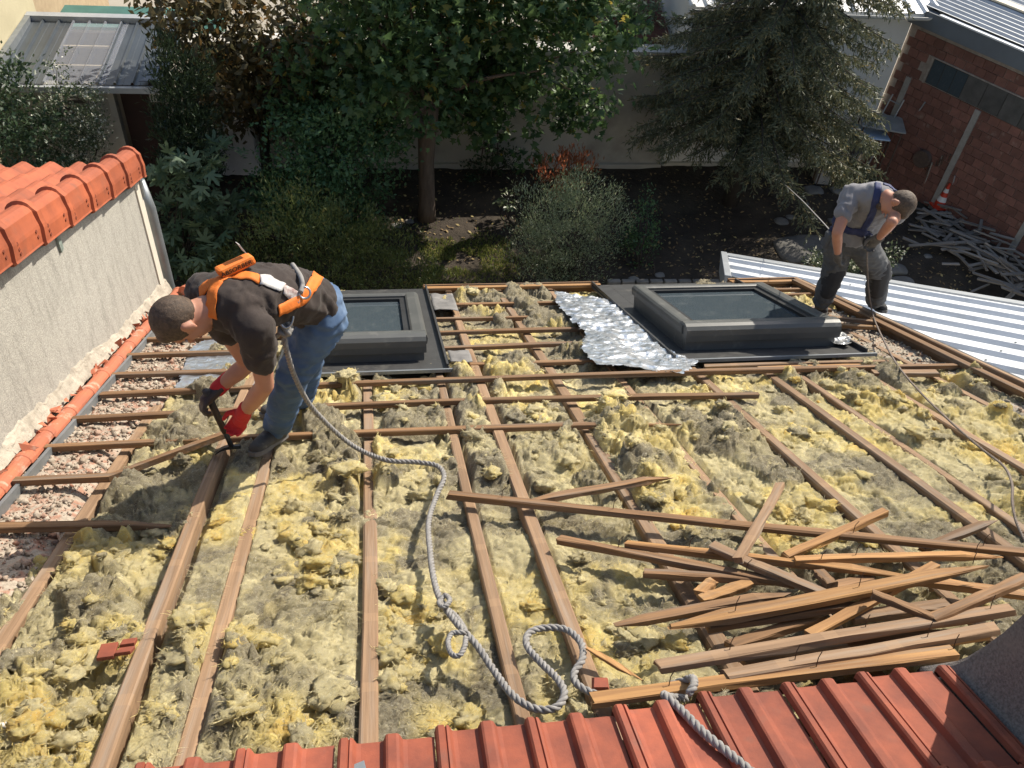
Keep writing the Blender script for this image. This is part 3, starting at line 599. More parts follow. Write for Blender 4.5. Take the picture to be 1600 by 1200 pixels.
# ------------------------------------------------------------------ neighbouring house on the left
M['rough'] = mat('roughcast', (0.45, 0.43, 0.38), (0.34, 0.325, 0.29), scale=110, detail=3, rough=0.97, bump=0.9, bscale=130, bdist=0.006, lo=0.4, hi=0.55, stretch=(1, 1, 1))
_nt2 = M['rough'].node_tree                                 # vertical dirt streaks
_tc = _nt2.nodes.new('ShaderNodeTexCoord'); _mp = _nt2.nodes.new('ShaderNodeMapping'); _mp.inputs['Scale'].default_value = (4, 6, 1.5)
_no = _nt2.nodes.new('ShaderNodeTexNoise'); _no.inputs['Scale'].default_value = 2.2; _no.inputs['Detail'].default_value = 10; _no.inputs['Roughness'].default_value = 0.75
_mr = _nt2.nodes.new('ShaderNodeMapRange'); _mr.inputs[1].default_value = 0.48; _mr.inputs[2].default_value = 0.72; _mr.inputs[3].default_value = 1.0; _mr.inputs[4].default_value = 0.66
_bs = _nt2.nodes['Principled BSDF']; _src = _bs.inputs['Base Color'].links[0].from_socket
_vm = _nt2.nodes.new('ShaderNodeVectorMath'); _vm.operation = 'SCALE'
_nt2.links.new(_tc.outputs['Object'], _mp.inputs[0]); _nt2.links.new(_mp.outputs[0], _no.inputs['Vector']); _nt2.links.new(_no.outputs[0], _mr.inputs[0]); _nt2.links.new(_src, _vm.inputs[0]); _nt2.links.new(_mr.outputs[0], _vm.inputs['Scale']); _nt2.links.new(_vm.outputs[0], _bs.inputs['Base Color'])
M['trim'] = mat('cream_render', (0.60, 0.56, 0.47), (0.55, 0.51, 0.43), scale=20, rough=0.9, bump=0.3, bscale=60, bdist=0.003)
nb = thing('neighbour_house', 'roughcast house with orange tiled roof on the left of the stripped roof', 'house', (-3.5, 3.0, 0))
XW = -1.88; NP = math.atan2(1.04, 2.62)                     # neighbour roof pitch
def vz(y): return 4.99 - (y - 3.75) * math.tan(NP)          # verge line on the wall
def prism(pts, x0, x1):
    n = len(pts); V = [(x0, y, z) for y, z in pts] + [(x1, y, z) for y, z in pts]
    F = [tuple(range(n)), tuple(range(2 * n - 1, n - 1, -1))] + [(i, i + n, (i + 1) % n + n, (i + 1) % n) for i in range(n)]
    return MB().add(V, F)
prism([(-2.5, 0), (6.27, 0), (6.27, vz(6.27) - 0.05), (-2.5, vz(-2.5) - 0.05)], XW - 5, XW).build('wall', M['rough'], nb)
prism([(6.272, 0), (6.40, 0), (6.40, vz(6.4) - 0.06), (6.272, vz(6.272) - 0.052)], XW - 5, XW + 0.012).build('corner_strip', M['trim'], nb)
prism([(-2.5, vz(-2.5) - 0.045), (6.42, vz(6.42) - 0.045), (6.42, vz(6.42) + 0.0), (-2.5, vz(-2.5) + 0.0)], XW - 5, XW + 0.035).build('drip_flashing', M['zinc'], nb)
# neighbour tiles: axes of that roof
NT = A(0, math.cos(NP), -math.sin(NP)); NN = A(0, math.sin(NP), math.cos(NP))
def NR(X, s, h): return A(X, 3.75, 4.99) + NT * s + NN * h
def stile_mesh(w=0.205, ln=0.36):
    V = []; F = []; n = 9; ys = [0, ln * 0.5, ln - 0.012, ln]
    for j, y in enumerate(ys):
        for i in range(n):
            x = w * i / (n - 1) * 1.06; z = 0.020 + 0.028 * math.sin(2 * math.pi * i / (n - 1) * 1.0 + 0.6) ; V.append((x, y, z - (0.008 if j == 3 else 0)))
    for j in range(3):
        for i in range(n - 1): F.append((j * n + i, j * n + i + 1, (j + 1) * n + i + 1, (j + 1) * n + i))
    o = len(V)
    for i in range(n): x, y, z = V[3 * n + i]; V.append((x, y, z - 0.02))
    for i in range(n - 1): F.append((3 * n + i, 3 * n + i + 1, o + i + 1, o + i))
    return pd_mesh('roof_tile', V, F, False)
SM = stile_mesh(); SM.materials.append(M['tile_new'])
ROTN = Matrix(((1, 0, 0), (0, NT[1], NN[1]), (0, NT[2], NN[2]))).to_4x4()
for row in range(17):
    for k in range(17):
        o = link('roof_tile', SM, None, nb); s_end = 2.75 - 0.30 * row
        o.matrix_local = Matrix.Translation(Vector(NR(XW - 0.20 - 0.205 * (k + 1) + 0.0, s_end - 0.36, 0.055) - off(nb))) @ ROTN @ Matrix.Rotation(rad(3.4), 4, 'X') @ Matrix.Rotation(rng.uniform(-.008, .008), 4, 'Z')
prism([(-2.5, vz(-2.5) + 0.002), (6.38, vz(6.38) + 0.002), (6.38, vz(6.38) + 0.05), (-2.5, vz(-2.5) + 0.05)], XW - 5, XW - 0.06).build('roof_deck', M['deck'], nb)
# verge tiles: roll on top and an apron hanging down the wall
def verge_mesh(ln=0.50):
    prof = [(-0.26, 0.045), (-0.22, 0.05)]
    for i in range(9):
        t = math.pi * (1 - i / 8); prof.append((-0.09 + 0.07 * math.cos(t), 0.072 + 0.058 * math.sin(t)))
    prof += [(-0.012, 0.045), (-0.004, 0.02), (0.0, 0.0), (0.0, -0.075), (0.004, -0.085), (-0.012, -0.087)]
    V = []; F = []; n = len(prof); ys = [0, 0.03, ln - 0.062, ln - 0.057, ln - 0.004, ln]
    for j, y in enumerate(ys):
        g = 1.0 + (0.03 if j >= 3 else 0) - (0.01 if j == 5 else 0); ex = 0.018 if j >= 3 else 0
        for x, z in prof: V.append((x * g + (ex if x > -0.02 else 0), y, z * g + (0.016 if j >= 3 and z > 0.05 else 0)))
    for j in range(len(ys) - 1):
        for i in range(n - 1): F.append((j * n + i, j * n + i + 1, (j + 1) * n + i + 1, (j + 1) * n + i))
    F.append(tuple((len(ys) - 1) * n + i for i in range(n))[::-1]); F.append(tuple(range(n)))
    return pd_mesh('verge_tile', V, F, False)
VM = verge_mesh(); VM.materials.append(M['tile_new'])
nib = MB()
for (y, z) in ((0.085, -0.005), (0.095, -0.035), (0.105, -0.06), (0.36, -0.012), (0.375, -0.045)):
    nib.frame((-0.004, y, z), (0.009, 0, 0), (0, 0.016, 0.006), (0, -0.004, 0.014))
nibme = pd_mesh('nib', nib.V, nib.F); nibme.materials.append(mat('tile_nib', (0.20, 0.05, 0.025), rough=0.8))
for k in range(12):
    s_end = 2.83 - 0.455 * k
    o = link('verge_tile', VM, None, nb)
    o.matrix_local = Matrix.Translation(Vector(NR(XW + 0.07, s_end - 0.50, 0.062) - off(nb))) @ ROTN @ Matrix.Rotation(rad(2.4), 4, 'X') @ Matrix.Rotation(rng.uniform(-.012, .012), 4, 'Z')
    tag(link('drip_nibs', nibme, None, o), kind='stuff')
# end of the roof: white edge strip, wall fixing, torn patch
prism([(6.39, vz(6.4) - 0.2), (6.43, vz(6.43) - 0.2), (6.43, vz(6.43) - 0.02), (6.39, vz(6.4) - 0.02)], XW - 5, XW + 0.03).build('gutter_board', M['zinc'], nb)
P = pX(90, 380, XW); MB().box(XW + 0.002, XW + 0.016, P[1] - 0.02, P[1] + 0.025, P[2] - 0.055, P[2] + 0.05).build('wall_hook', mat('verdigris_metal', (0.25, 0.30, 0.27), (0.15, 0.17, 0.15), scale=40, rough=0.7), nb)
# grey downpipe at the corner, leaning out over the garden
dp = MB(); dp.tube([A(XW - 0.06, 6.62, 3.75), A(XW - 0.02, 6.60, 3.5), A(XW - 0.02, 6.6, 0.05)], 0.055, 14)
dpo = tag(dp.build('downpipe', M['zinc'], None, smooth=True), 'grey downpipe at the end of the roughcast wall', 'pipe')
# ragged mortar fillet along the foot of the wall
g = np.random.default_rng(4); nm = 330; vv = np.linspace(2.4, 7.92, nm); top = 0.02 + 0.10 * fbm2(vv * 2.2, vv * 0, 5, 2) + 0.05 * (fbm2(vv * 14, vv * 0 + 3, 3, 4) - 0.5) + 0.05 * sstep(5.8, 7.6, vv)
rows = 9; V = []
for j in range(rows):
    t = j / (rows - 1)
    for i in range(nm):
        n_ = fbm2(np.array([vv[i] * 18]), np.array([t * 4.0]), 3, 5)[0]
        hgt = 0.01 + top[i] * (1 - t); outw = 0.006 + (0.045 * t ** 1.3 + 0.018 * (n_ - 0.3)) * (0.25 + 0.75 * min(1, t * 3)) + (0.0 if j else -0.012)
        V.append(R(XW, vv[i], hgt) + XV * outw)
mo = MB(); mo.add(V, [tuple(f) for f in grid_faces(nm, rows)[:, ::-1]]); mo.build('mortar_fillet', M['mortar'], roof)
# row of old half-round verge tiles along the wall, and the zinc strip beside it
def vt_mesh(ln=0.37):
    V = []; F = []; n = 9; ys = [0, 0.02, ln - 0.05, ln - 0.045, ln]
    for j, y in enumerate(ys):
        r_ = 0.043 * (1.12 if j >= 3 else 1.0) * (0.97 if j == 0 else 1)
        for i in range(n):
            t = math.pi * (1 - i / (n - 1)); V.append((r_ * math.cos(t), y, r_ * math.sin(t) * 0.95))
    for j in range(len(ys) - 1):
        for i in range(n - 1): F.append((j * n + i, j * n + i + 1, (j + 1) * n + i + 1, (j + 1) * n + i))
    F.append(tuple(range(n))); F.append(tuple((len(ys) - 1) * n + i for i in range(n))[::-1]); return pd_mesh('half_round_tile', V, F, False)
HM = vt_mesh(); HM.materials.append(M['tile_verge'])
for k in range(15):
    o = link('half_round_tile', HM, None, roof)
    o.matrix_local = Matrix.Translation(Vector(R(-1.768 + rng.uniform(-.008, .008), 7.55 - 0.335 * k, -0.012) - off(roof))) @ ROT @ Matrix.Rotation(rad(1.4), 4, 'X') @ Matrix.Rotation(rng.uniform(-.02, .02), 4, 'Z')
MB().rbox(-1.712, -1.694, 2.6, 7.8, -0.05, 0.002).build('zinc_strip', M['zinc'], roof)
cp = MB(); cp.tube([R(-1.62, 7.9, 0.03), R(-1.70, 7.75, 0.03)], [0.07, 0.055], 10); cp.build('end_cap_tile', M['tile_verge'], roof)
cr = np.random.default_rng(9); chips = MB()
for _ in range(90):
    v = cr.uniform(3.6, 7.7); c = R(-1.815 + cr.uniform(-.012, .03), v, 0.02 + cr.uniform(0, 0.02)); s = cr.uniform(0.008, 0.03)
    q = [c + cr.normal(0, s, 3) for _ in range(4)]; chips.add(q, [(0, 1, 2), (0, 2, 3), (0, 3, 1), (1, 3, 2)])
tag(chips.build('broken_chips', M['tile_verge'], roof), kind='stuff')

# ------------------------------------------------------------------ roof windows
def skylight(label, X0, X1, v0, v1, hb, seed):
    t = thing('roof_window', label, 'skylight', R((X0 + X1) / 2, v0, 0), 'roof windows in the stripped roof')
    g = random.Random(seed)
    # flashing apron all round, with upstands and a row of clips
    fl = MB(); fl.rbox(X0 - 0.16, X1 + 0.16, v0 - 0.22, v0 + 0.02, -0.008, 0.012); fl.rbox(X0 - 0.16, X0 + 0.02, v0 + 0.021, 7.78, -0.008, 0.010); fl.rbox(X1 - 0.02, X1 + 0.16, v0 + 0.021, 7.78, -0.008, 0.010); fl.rbox(X0 + 0.021, X1 - 0.021, v1 + 0.005, 7.78, -0.008, 0.010)
    fl.build('flashing', M['flash'], t)
    for x in (X0 - 0.15, X1 + 0.135): MB().rbox(x, x + 0.014, v0 - 0.2, 7.8, 0.013, 0.045).build('flashing_upstand', M['flash'], t)
    MB().rbox(X0 - 0.05, X1 + 0.2, v0 - 0.245, v0 - 0.222, 0.0, 0.022).build('apron_edge', M['zinc'], t)
    # kerb
    k = MB()
    for (a, c, d, e) in ((X0, X1, v0, v0 + 0.05), (X0, X1, v1 - 0.05, v1), (X0, X0 + 0.05, v0 + 0.051, v1 - 0.051), (X1 - 0.05, X1, v0 + 0.051, v1 - 0.051)): k.rbox(a, c, d, e, -0.12, hb - 0.055)
    k.build('kerb', M['metal_gr'], t, bevel=0.004)
    # rounded cover profiles on the four sides of the sash
    def cover(p, q, inn, w=0.105, hh=0.07):
        p = np.array(p, float); q = np.array(q, float); d = (q - p) / np.linalg.norm(q - p); inn = np.array(inn, float)
        pf = [(-0.022, -hh), (-0.026, -0.03), (-0.02, -0.01), (-0.004, 0.004), (0.012, 0.008), (w - 0.012, 0.004), (w, -0.006), (w, -hh * 0.8)]
        V = [p + inn * a + NRM * z for a, z in pf] + [q + inn * a + NRM * z for a, z in pf]; n = len(pf)
        F = [(i, i + 1, n + i + 1, n + i) for i in range(n - 1)] + [tuple(range(n))[::-1], tuple(range(n, 2 * n))]
        o = MB().add(V, F).build('cover_profile', M['metal_gr'], t)
    cover(R(X0 + 0.0, v0 + 0.03, hb), R(X0 + 0.0, v1, hb), XV, 0.085); cover(R(X1, v1, hb), R(X1, v0 + 0.03, hb), -XV, 0.085)
    cover(R(X0 + 0.05, v1, hb - 0.004), R(X1 - 0.05, v1, hb - 0.004), -TAN, 0.06); 
    # the bottom cover is a thicker half-round hood
    pf = [(-0.035, -0.12), (-0.045, -0.075), (-0.045, -0.035), (-0.03, -0.008), (0.0, 0.008), (0.05, 0.012), (0.10, 0.004), (0.105, -0.05)]
    p, q = R(X0 - 0.012, v0, hb + 0.006), R(X1 + 0.012, v0, hb + 0.006); n = len(pf)
    V = [p + TAN * a + NRM * z for a, z in pf] + [q + TAN * a + NRM * z for a, z in pf]
    MB().add(V, [(i, n + i, n + i + 1, i + 1) for i in range(n - 1)] + [tuple(range(n)), tuple(range(n, 2 * n))[::-1]]).build('bottom_hood', M['metal_gr'], t)
    # inner frame step and the pane
    st = MB(); w0 = 0.085
    for (a, c, d, e) in ((X0 + w0, X1 - w0, v0 + 0.105, v0 + 0.12), (X0 + w0, X1 - w0, v1 - 0.11, v1 - 0.06), (X0 + w0, X0 + w0 + 0.045, v0 + 0.121, v1 - 0.111), (X1 - w0 - 0.045, X1 - w0, v0 + 0.121, v1 - 0.111)): st.rbox(a, c, d, e, hb - 0.11, hb - 0.022)
    sash = st.build('sash_frame', mat('black_gasket', (0.03, 0.031, 0.032), (0.02, 0.02, 0.02), rough=0.5), t)
    MB().rbox(X0 + w0 - 0.01, X1 - w0 + 0.01, v0 + 0.08, v1 - 0.04, hb - 0.06, hb - 0.045).build('pane', M['glass'], sash)
    return t
skylight('dark grey roof window behind the man in the black shirt', -0.52, 0.30, 5.60, 6.86, 0.19, 1)
skylight('dark grey roof window beside the silver foil, its left cover showing', 2.17, 3.33, 5.62, 6.9, 0.20, 2)
# grey felt scraps beside the left window
for i, (x0, x1, v0, v1) in enumerate(((0.47, 0.62, 5.5, 5.75), (0.46, 0.66, 6.9, 7.5))):
    xs = np.linspace(x0, x1, 10); vs = np.linspace(v0, v1, 14); GX, GV = np.meshgrid(xs, vs); hh = 0.012 + 0.03 * fbm2(GX * 12, GV * 10, 3, i)
    P = CAM + GX[..., None] * XV + GV[..., None] * TAN + (hh - HR)[..., None] * NRM; o0 = P.reshape(-1, 3).mean(0)
    o = tag(link('felt_scrap', np_mesh('felt_scrap', P.reshape(-1, 3) - o0, grid_faces(10, 14), True), M['felt'], None, o0), ('small' if i == 0 else 'large') + ' scrap of grey roofing felt beside the left roof window', 'felt')
    sm = o.modifiers.new('thick', 'SOLIDIFY'); sm.thickness = 0.004

# ------------------------------------------------------------------ silver foil
m, nt, b = NM('silver_foil'); M['foil'] = m
b.inputs['Base Color'].default_value = (0.66, 0.68, 0.71, 1); b.inputs['Metallic'].default_value = 0.92; b.inputs['Roughness'].default_value = 0.34
_tc = nt.nodes.new('ShaderNodeTexCoord'); _n = nt.nodes.new('ShaderNodeTexNoise'); _n.inputs['Scale'].default_value = 15; _n.inputs['Detail'].default_value = 4; _n.inputs['Distortion'].default_value = 1.6
_b = nt.nodes.new('ShaderNodeBump'); _b.inputs['Strength'].default_value = 0.45; _b.inputs['Distance'].default_value = 0.02
nt.links.new(_tc.outputs['Object'], _n.inputs['Vector']); nt.links.new(_n.outputs[0], _b.inputs['Height']); nt.links.new(_b.outputs[0], b.inputs['Normal'])
def foil(label, outline, hbase, amp, seed, res=0.012, over=None):
    pts = [rf(x, y, 0) for x, y in outline]; px = np.array([p[0] for p in pts]); pv = np.array([p[1] for p in pts])
    xs = np.arange(px.min() - 0.03, px.max() + 0.03, res); vs = np.arange(pv.min() - 0.03, pv.max() + 0.03, res); GX, GV = np.meshgrid(xs, vs)
    wx = GX + 0.05 * (fbm2(GX * 14, GV * 14, 3, seed) - 0.5); wv = GV + 0.05 * (fbm2(GX * 14 + 9, GV * 14, 3, seed + 1) - 0.5)
    ins = np.zeros(GX.shape, bool); j = len(px) - 1
    for i in range(len(px)):
        c = ((pv[i] > wv) != (pv[j] > wv)) & (wx < (px[j] - px[i]) * (wv - pv[i]) / (pv[j] - pv[i] + 1e-9) + px[i]); ins ^= c; j = i
    d1 = 1 - np.abs(fbm2(wx * 6, wv * 8, 3, seed + 2) - 0.5) * 2; d2 = np.abs(fbm2(wx * 16, wv * 13, 3, seed + 3) - 0.5) * 2
    f1, i1, x1, y1 = worley(wx / 0.09, wv / 0.07, seed)
    hh = hbase + amp * (1.0 * (d1 - 0.6) + 0.35 * d2 + 0.15 * (i1 - 0.5) * (1 - f1))
    if over is not None: hh = hh + over(GX, GV)
    P = CAM + GX[..., None] * XV + GV[..., None] * TAN + (hh - HR)[..., None] * NRM; o0 = R(px.mean(), pv.mean(), 0)
    F = grid_faces(len(xs), len(vs)); k = ins.ravel()[F].all(1); F = F[k]; u_, inv = np.unique(F, return_inverse=True)
    return tag(link('foil_sheet', np_mesh('foil_sheet', P.reshape(-1, 3)[u_] - o0, inv.reshape(F.shape), True), M['foil'], None, o0), label, 'foil')
foil('crumpled silver foil sheet lying beside the right roof window', [(866, 464), (905, 466), (950, 470), (978, 492), (1000, 512), (1035, 548), (1092, 572), (1068, 590), (1030, 588), (985, 584), (930, 582), (908, 556), (912, 530), (890, 505), (870, 487)], 0.0, 0.032, 2,
     over=lambda X, v: 0.022 * sstep(1.85, 1.6, X) + 0.02)
foil('silver foil sheet under the battens beside the man in the black shirt', [(322, 522), (395, 522), (420, 560), (400, 604), (268, 606), (282, 575), (292, 545)], -0.026, 0.02, 5)
foil('small crumpled scrap of silver foil at the corner of the right roof window', [(1296, 530), (1318, 526), (1331, 540), (1325, 548), (1298, 544)], 0.03, 0.05, 7, 0.008)

# ------------------------------------------------------------------ loose battens
LOOSE = [  # pixel ends, heights over the roof, width, material, splinter, where
    (700, 773, 1606, 864, .035, .055, .05, 'wood_bat', 0, 'longest loose batten, lying across the top of the pile from bay to bay'),
    (826, 784, 1041, 746, .04, .03, .05, 'wood_bat', 2, 'short loose batten with a splintered tip, resting on the longest batten'),
    (872, 843, 1240, 912, .04, .05, .055, 'wood_bat', 0, 'long brown batten slanting through the pile with its square end on bare wool'), (978, 850, 1405, 898, .055, .06, .045, 'wood_new', 1, 'thin bright batten with a splintered end, crossed by a short dark piece'), (1112, 853, 1316, 940, .10, .055, .05, 'wood_raf', 0, 'short dark crosspiece lying over the thin bright batten of the pile'),
    (1153, 876, 1219, 757, .10, .03, .045, 'wood_raf', 0, 'short batten leaning over the longest batten of the pile'), (1226, 871, 1383, 800, .03, .07, .045, 'wood_new', 0, 'bright batten slanting out from under the longest batten'), (1440, 858, 1552, 814, .02, .05, .045, 'wood_bat', 1, 'thin splinter of batten pointing away from the pile'),
    (1241, 876, 1556, 868, .075, .06, .045, 'wood_new', 1, 'bright batten lying along the foot of the longest batten, its tip splintered'), (1006, 896, 1250, 910, .03, .04, .045, 'wood_bat', 0, 'brown batten half buried below the long slanting brown one'), (1420, 905, 1604, 930, .03, .03, .05, 'wood_new', 0, 'bright batten running out of the pile behind the chimney'),
    (961, 977, 1222, 930, .045, .06, .05, 'wood_bat', 2, 'brown batten sharpened by breakage at both ends beside the wide bright one'), (1046, 980, 1532, 884, .085, .12, .065, 'wood_new', 2, 'wide bright batten with bent nails, lying high on the pile'), (1106, 980, 1345, 942, .05, .06, .05, 'wood_bat', 1, 'dull brown batten under the wide bright one'),
    (1263, 994, 1462, 884, .03, .10, .045, 'wood_new', 0, 'bright batten passing steeply under the wide nailed batten'), (1364, 928, 1458, 966, .12, .09, .05, 'wood_bat', 0, 'short brown batten forming a V with another beside the chimney'), (1456, 968, 1604, 903, .09, .12, .05, 'wood_bat', 0, 'brown batten rising from the V towards the chimney'),
    (1028, 1042, 1580, 952, .06, .08, .055, 'wood_raf', 0, 'long tan batten with square end lying across the pile towards the chimney'), (1132, 1058, 1555, 982, .05, .065, .055, 'wood_raf', 0, 'dusty brown batten next to the bright one along the red tiles'), (924, 1094, 1490, 1020, .045, .045, .06, 'wood_new', 0, 'bright batten at the foot of the pile, touching the red tiles'),
    (1092, 928, 1114, 909, .03, .04, .05, 'wood_new', 0, 'tiny bright batten offcut on the wool at the open end of the pile'), (1095, 938, 1171, 911, .025, .035, .05, 'wood_new', 0, 'short bright batten offcut next to the tiny one'), (1160, 1036, 1330, 1016, .02, .025, .05, 'wood_bat', 0, None), (1290, 1005, 1500, 992, .03, .03, .05, 'wood_bat', 0, None),
    (1300, 1028, 1540, 990, .03, .04, .05, 'wood_new', 0, None), (1280, 895, 1300, 915, .06, .06, .05, 'wood_bat', 0, None), (1270, 925, 1360, 905, .03, .03, .05, 'wood_bat', 0, None), (1330, 965, 1480, 945, .02, .03, .06, 'wood_raf', 0, None), (1140, 1010, 1290, 960, .015, .02, .05, 'wood_bat', 1, None)]
nail = mat('rusty_nail', (0.10, 0.06, 0.04), rough=0.6, metal=0.6)
for i, (x0, y0, x1, y1, h0, h1, w, mm, sp, lab) in enumerate(LOOSE):
    p, q = rp(x0, y0, h0), rp(x1, y1, h1)
    o = plank('loose_batten', p, q, w * 0.86, 0.026, M[mm], None, NRM + A(rng.uniform(-.25, .25), 0, 0), splinter=sp, seg=6, jit=0.003)
    tag(o, lab or 'loose batten half hidden at the bottom of the batten pile', 'batten', 'loose battens in the pile on the roof')
    if i in (0, 2, 3, 8, 12, 17, 18, 19):                  # bent nails left in the wood
        nb_ = MB(); L = float(np.linalg.norm(q - p))
        for s in np.arange(0.25, L, 0.5): nb_.tube([(s, 0.005, 0.01), (s + 0.004, 0.006, 0.045), (s + 0.018, 0.012, 0.062)], 0.0016, 5)
        link('nail', pd_mesh('nail', nb_.V, nb_.F), nail, o)
sp = plank('wood_splinter', rp(916, 1012, .05), rp(986, 1053, .02), 0.022, 0.012, M['wood_new'], None, splinter=2); tag(sp, 'pale wood splinter lying beside the coiled rope', 'splinter')
# the batten being prised up, cracked where it lifts
p = [rp(22, 753, 0.0), rp(172, 746, 0.012), rp(365, 674, 0.10)]
pb = MB()
V = []; wv_ = [TAN * 0.025, TAN * 0.025, TAN * 0.025]
for i, c in enumerate([p[0], p[0] * .4 + p[1] * .6, p[1], p[1] * .7 + p[2] * .3, p[2]]):
    for s, z in ((-1, -1), (1, -1), (1, 1), (-1, 1)): V.append(c + s * TAN * 0.024 + z * NRM * 0.015 + nr.normal(0, 0.0015, 3))
F = []
for i in range(4): F += [(i * 4 + k, (i + 1) * 4 + k, (i + 1) * 4 + (k + 1) % 4, i * 4 + (k + 1) % 4) for k in range(4)]
F += [(3, 2, 1, 0), (16, 17, 18, 19)]
tag(pb.add(V, [f[::-1] for f in F]).build('prised_batten', M['wood_bat']), 'cracked batten being prised up by the red gloved hand', 'batten')
# broken bit of red tile lying on the wool
bt = MB(); c = rp(184, 1018, 0.02); e1 = XV * 0.055 + NRM * 0.004; e2 = TAN * 0.04
for dx, dy, s1, s2, z in ((-1, -1, 1.0, 1.9, 0), (0.02, -0.9, 0.9, 0.7, 0.006), (0.1, 0.2, .85, 0.75, 0.006)): bt.frame(c + e1 * dx + e2 * dy + NRM * z, e1 * s1, e2 * s2 + XV * rng.uniform(-.01, .01), NRM * 0.014)
tag(bt.build('tile_fragment', M['tile_old'], bevel=0.002), 'broken piece of red clay tile lying on the glass wool', 'tile')
for i, (x, y, s) in enumerate(((937, 1069, .03), (970, 535, .03))):
    c = rp(x, y, 0.02); bt = MB(); bt.add([c + A(*q) * s for q in ((-1, -.6, 0), (.9, -.8, 0), (1, .5, 0), (-.7, .8, 0), (-.8, -.5, .5), (.7, -.6, .4), (.8, .4, .5), (-.5, .6, .4))], [(0, 3, 2, 1), (4, 5, 6, 7), (0, 1, 5, 4), (1, 2, 6, 5), (2, 3, 7, 6), (3, 0, 4, 7)])
    tag(bt.build('tile_chip', M['tile_old']), 'small red tile chip ' + ('beside the rope at the red tiles' if i == 0 else 'lying on the crumpled silver foil'), 'tile')
c = rp(12, 1134, 0.02); tag(MB().tube([c - XV * 0.05, c, c + XV * 0.03 + TAN * 0.005], [0.008, 0.012, 0.006], 7).build('plastic_scrap', mat('white_plastic', (0.7, 0.68, 0.62), rough=0.5), smooth=True), 'small white plastic scrap on the glass wool', 'scrap')
c = rp(563, 1197, 0.09); tag(MB().frame(c - XV * 0.03 - TAN * 0.06, XV * 0.05 + TAN * 0.02, TAN * 0.055 - XV * 0.01, NRM * 0.004).build('metal_scrap', M['zinc']), 'small bent grey sheet metal scrap on the near red tiles', 'scrap')

# ------------------------------------------------------------------ chimney with its flared foot
def chim():
    levels = [(-0.5, .82), (-0.02, .81), (0.0, .80), (0.035, .778), (0.08, .762), (0.12, .753), (0.2, .742), (0.3, .733), (0.5, .725), (1.0, .72), (1.5, .72)]
    P0 = R(1.70, 2.07, 0.05); cx, cy = 1.70 + .80, P0[1] - .80; V = []; F = []; n = 72
    for z, a in levels:
        for k in range(n):
            t = 2 * math.pi * k / n; c, s_ = math.cos(t), math.sin(t); rr = a / ((abs(c) ** 60 + abs(s_) ** 60) ** (1 / 60))
            V.append((cx + rr * c, cy + rr * s_, P0[2] + z - math.tan(PITCH) * (rr * s_ - .80) * max(0.0, 1 - max(0, z) / 0.5)))
    for j in range(len(levels) - 1):
        for k in range(n): F.append((j * n + k, j * n + (k + 1) % n, (j + 1) * n + (k + 1) % n, (j + 1) * n + k))
    F.append(tuple((len(levels) - 1) * n + k for k in range(n)))
    return MB().add(V, F)
M['chim'] = mat('dark_roughcast', (0.22, 0.20, 0.185), (0.12, 0.108, 0.10), scale=120, detail=3, rough=0.95, bump=0.9, bscale=150, bdist=0.006, c3=(0.22, 0.19, 0.17), c3scale=6, c3lo=0.55, c3hi=0.75)
tag(chim().build('chimney', M['chim'], smooth=True), 'dark rough concrete chimney foot flaring out over the red tiles', 'chimney')

# ------------------------------------------------------------------ ropes
M['rope'] = mat('grey_rope', (0.29, 0.28, 0.27), (0.20, 0.19, 0.18), scale=60, rough=0.9, bump=0.5, bscale=200, bdist=0.002)
M['rope_thin'] = mat('brown_cord', (0.24, 0.20, 0.17), (0.16, 0.13, 0.11), scale=60, rough=0.9)
def rope(name, label, ctrl, r_, pitch=0.07, sub=10, mater='rope', strands=3, step=None):
    P = crom(ctrl, sub); L = [0]
    for i in range(1, len(P)): L.append(L[-1] + float(np.linalg.norm(P[i] - P[i - 1])))
    step = step or r_ * 0.55; n = int(L[-1] / step); s = np.linspace(0, L[-1], n); P = np.array(P); C_ = np.stack([np.interp(s, L, P[:, k]) for k in range(3)], 1)
    d = np.gradient(C_, axis=0); d /= np.linalg.norm(d, axis=1)[:, None] + 1e-9
    ref = NRM + A(.11, .05, 0); a = ref - d * (d @ ref)[:, None]; a /= np.linalg.norm(a, axis=1)[:, None]; bq = np.cross(d, a)
    mb = MB()
    for k in range(strands):
        t = s / pitch * 2 * math.pi + 2 * math.pi * k / strands
        Q = C_ + (np.cos(t)[:, None] * a + np.sin(t)[:, None] * bq) * r_ * 0.5
        mb.tube(list(Q), r_ * 0.56, 6)
    return tag(mb.build(name, M[mater], smooth=True), label, 'rope')
RP = lambda x, y, h=0.02: rp(x, y, h)
def hpt(x, y, Y): return pY(x, y, Y)
main = [hpt(443, 516, 2.86), hpt(447, 545, 2.85), hpt(462, 592, 2.9), hpt(490, 640, 2.96)] + [RP(545, 692, .08), RP(600, 718, .075), RP(650, 722, .075), RP(683, 728, .07), RP(694, 745, .06), RP(682, 775, .03), RP(670, 815, .03), RP(672, 860, .03), RP(678, 905, .03), RP(690, 940, .04), RP(715, 975, .05), RP(745, 1008, .04), RP(770, 1045, .02), RP(800, 1085, .02), RP(835, 1107, .02), RP(868, 1106, .03), RP(882, 1085, .04), RP(872, 1062, .04), RP(845, 1035, .03), RP(824, 1010, .03), RP(826, 990, .03), RP(850, 981, .03), RP(885, 984, .03), RP(908, 1005, .03), RP(910, 1030, .03), RP(897, 1052, .02), RP(905, 1072, .02), RP(945, 1088, .02), RP(990, 1084, .02), RP(1040, 1073, .03), RP(1072, 1062, .06), RP(1083, 1060, .10), RP(1084, 1072, .13), RP(1075, 1084, .12)]
rope('safety_rope', 'thick grey twisted rope running from the orange harness to the red tiles', main, 0.0125)
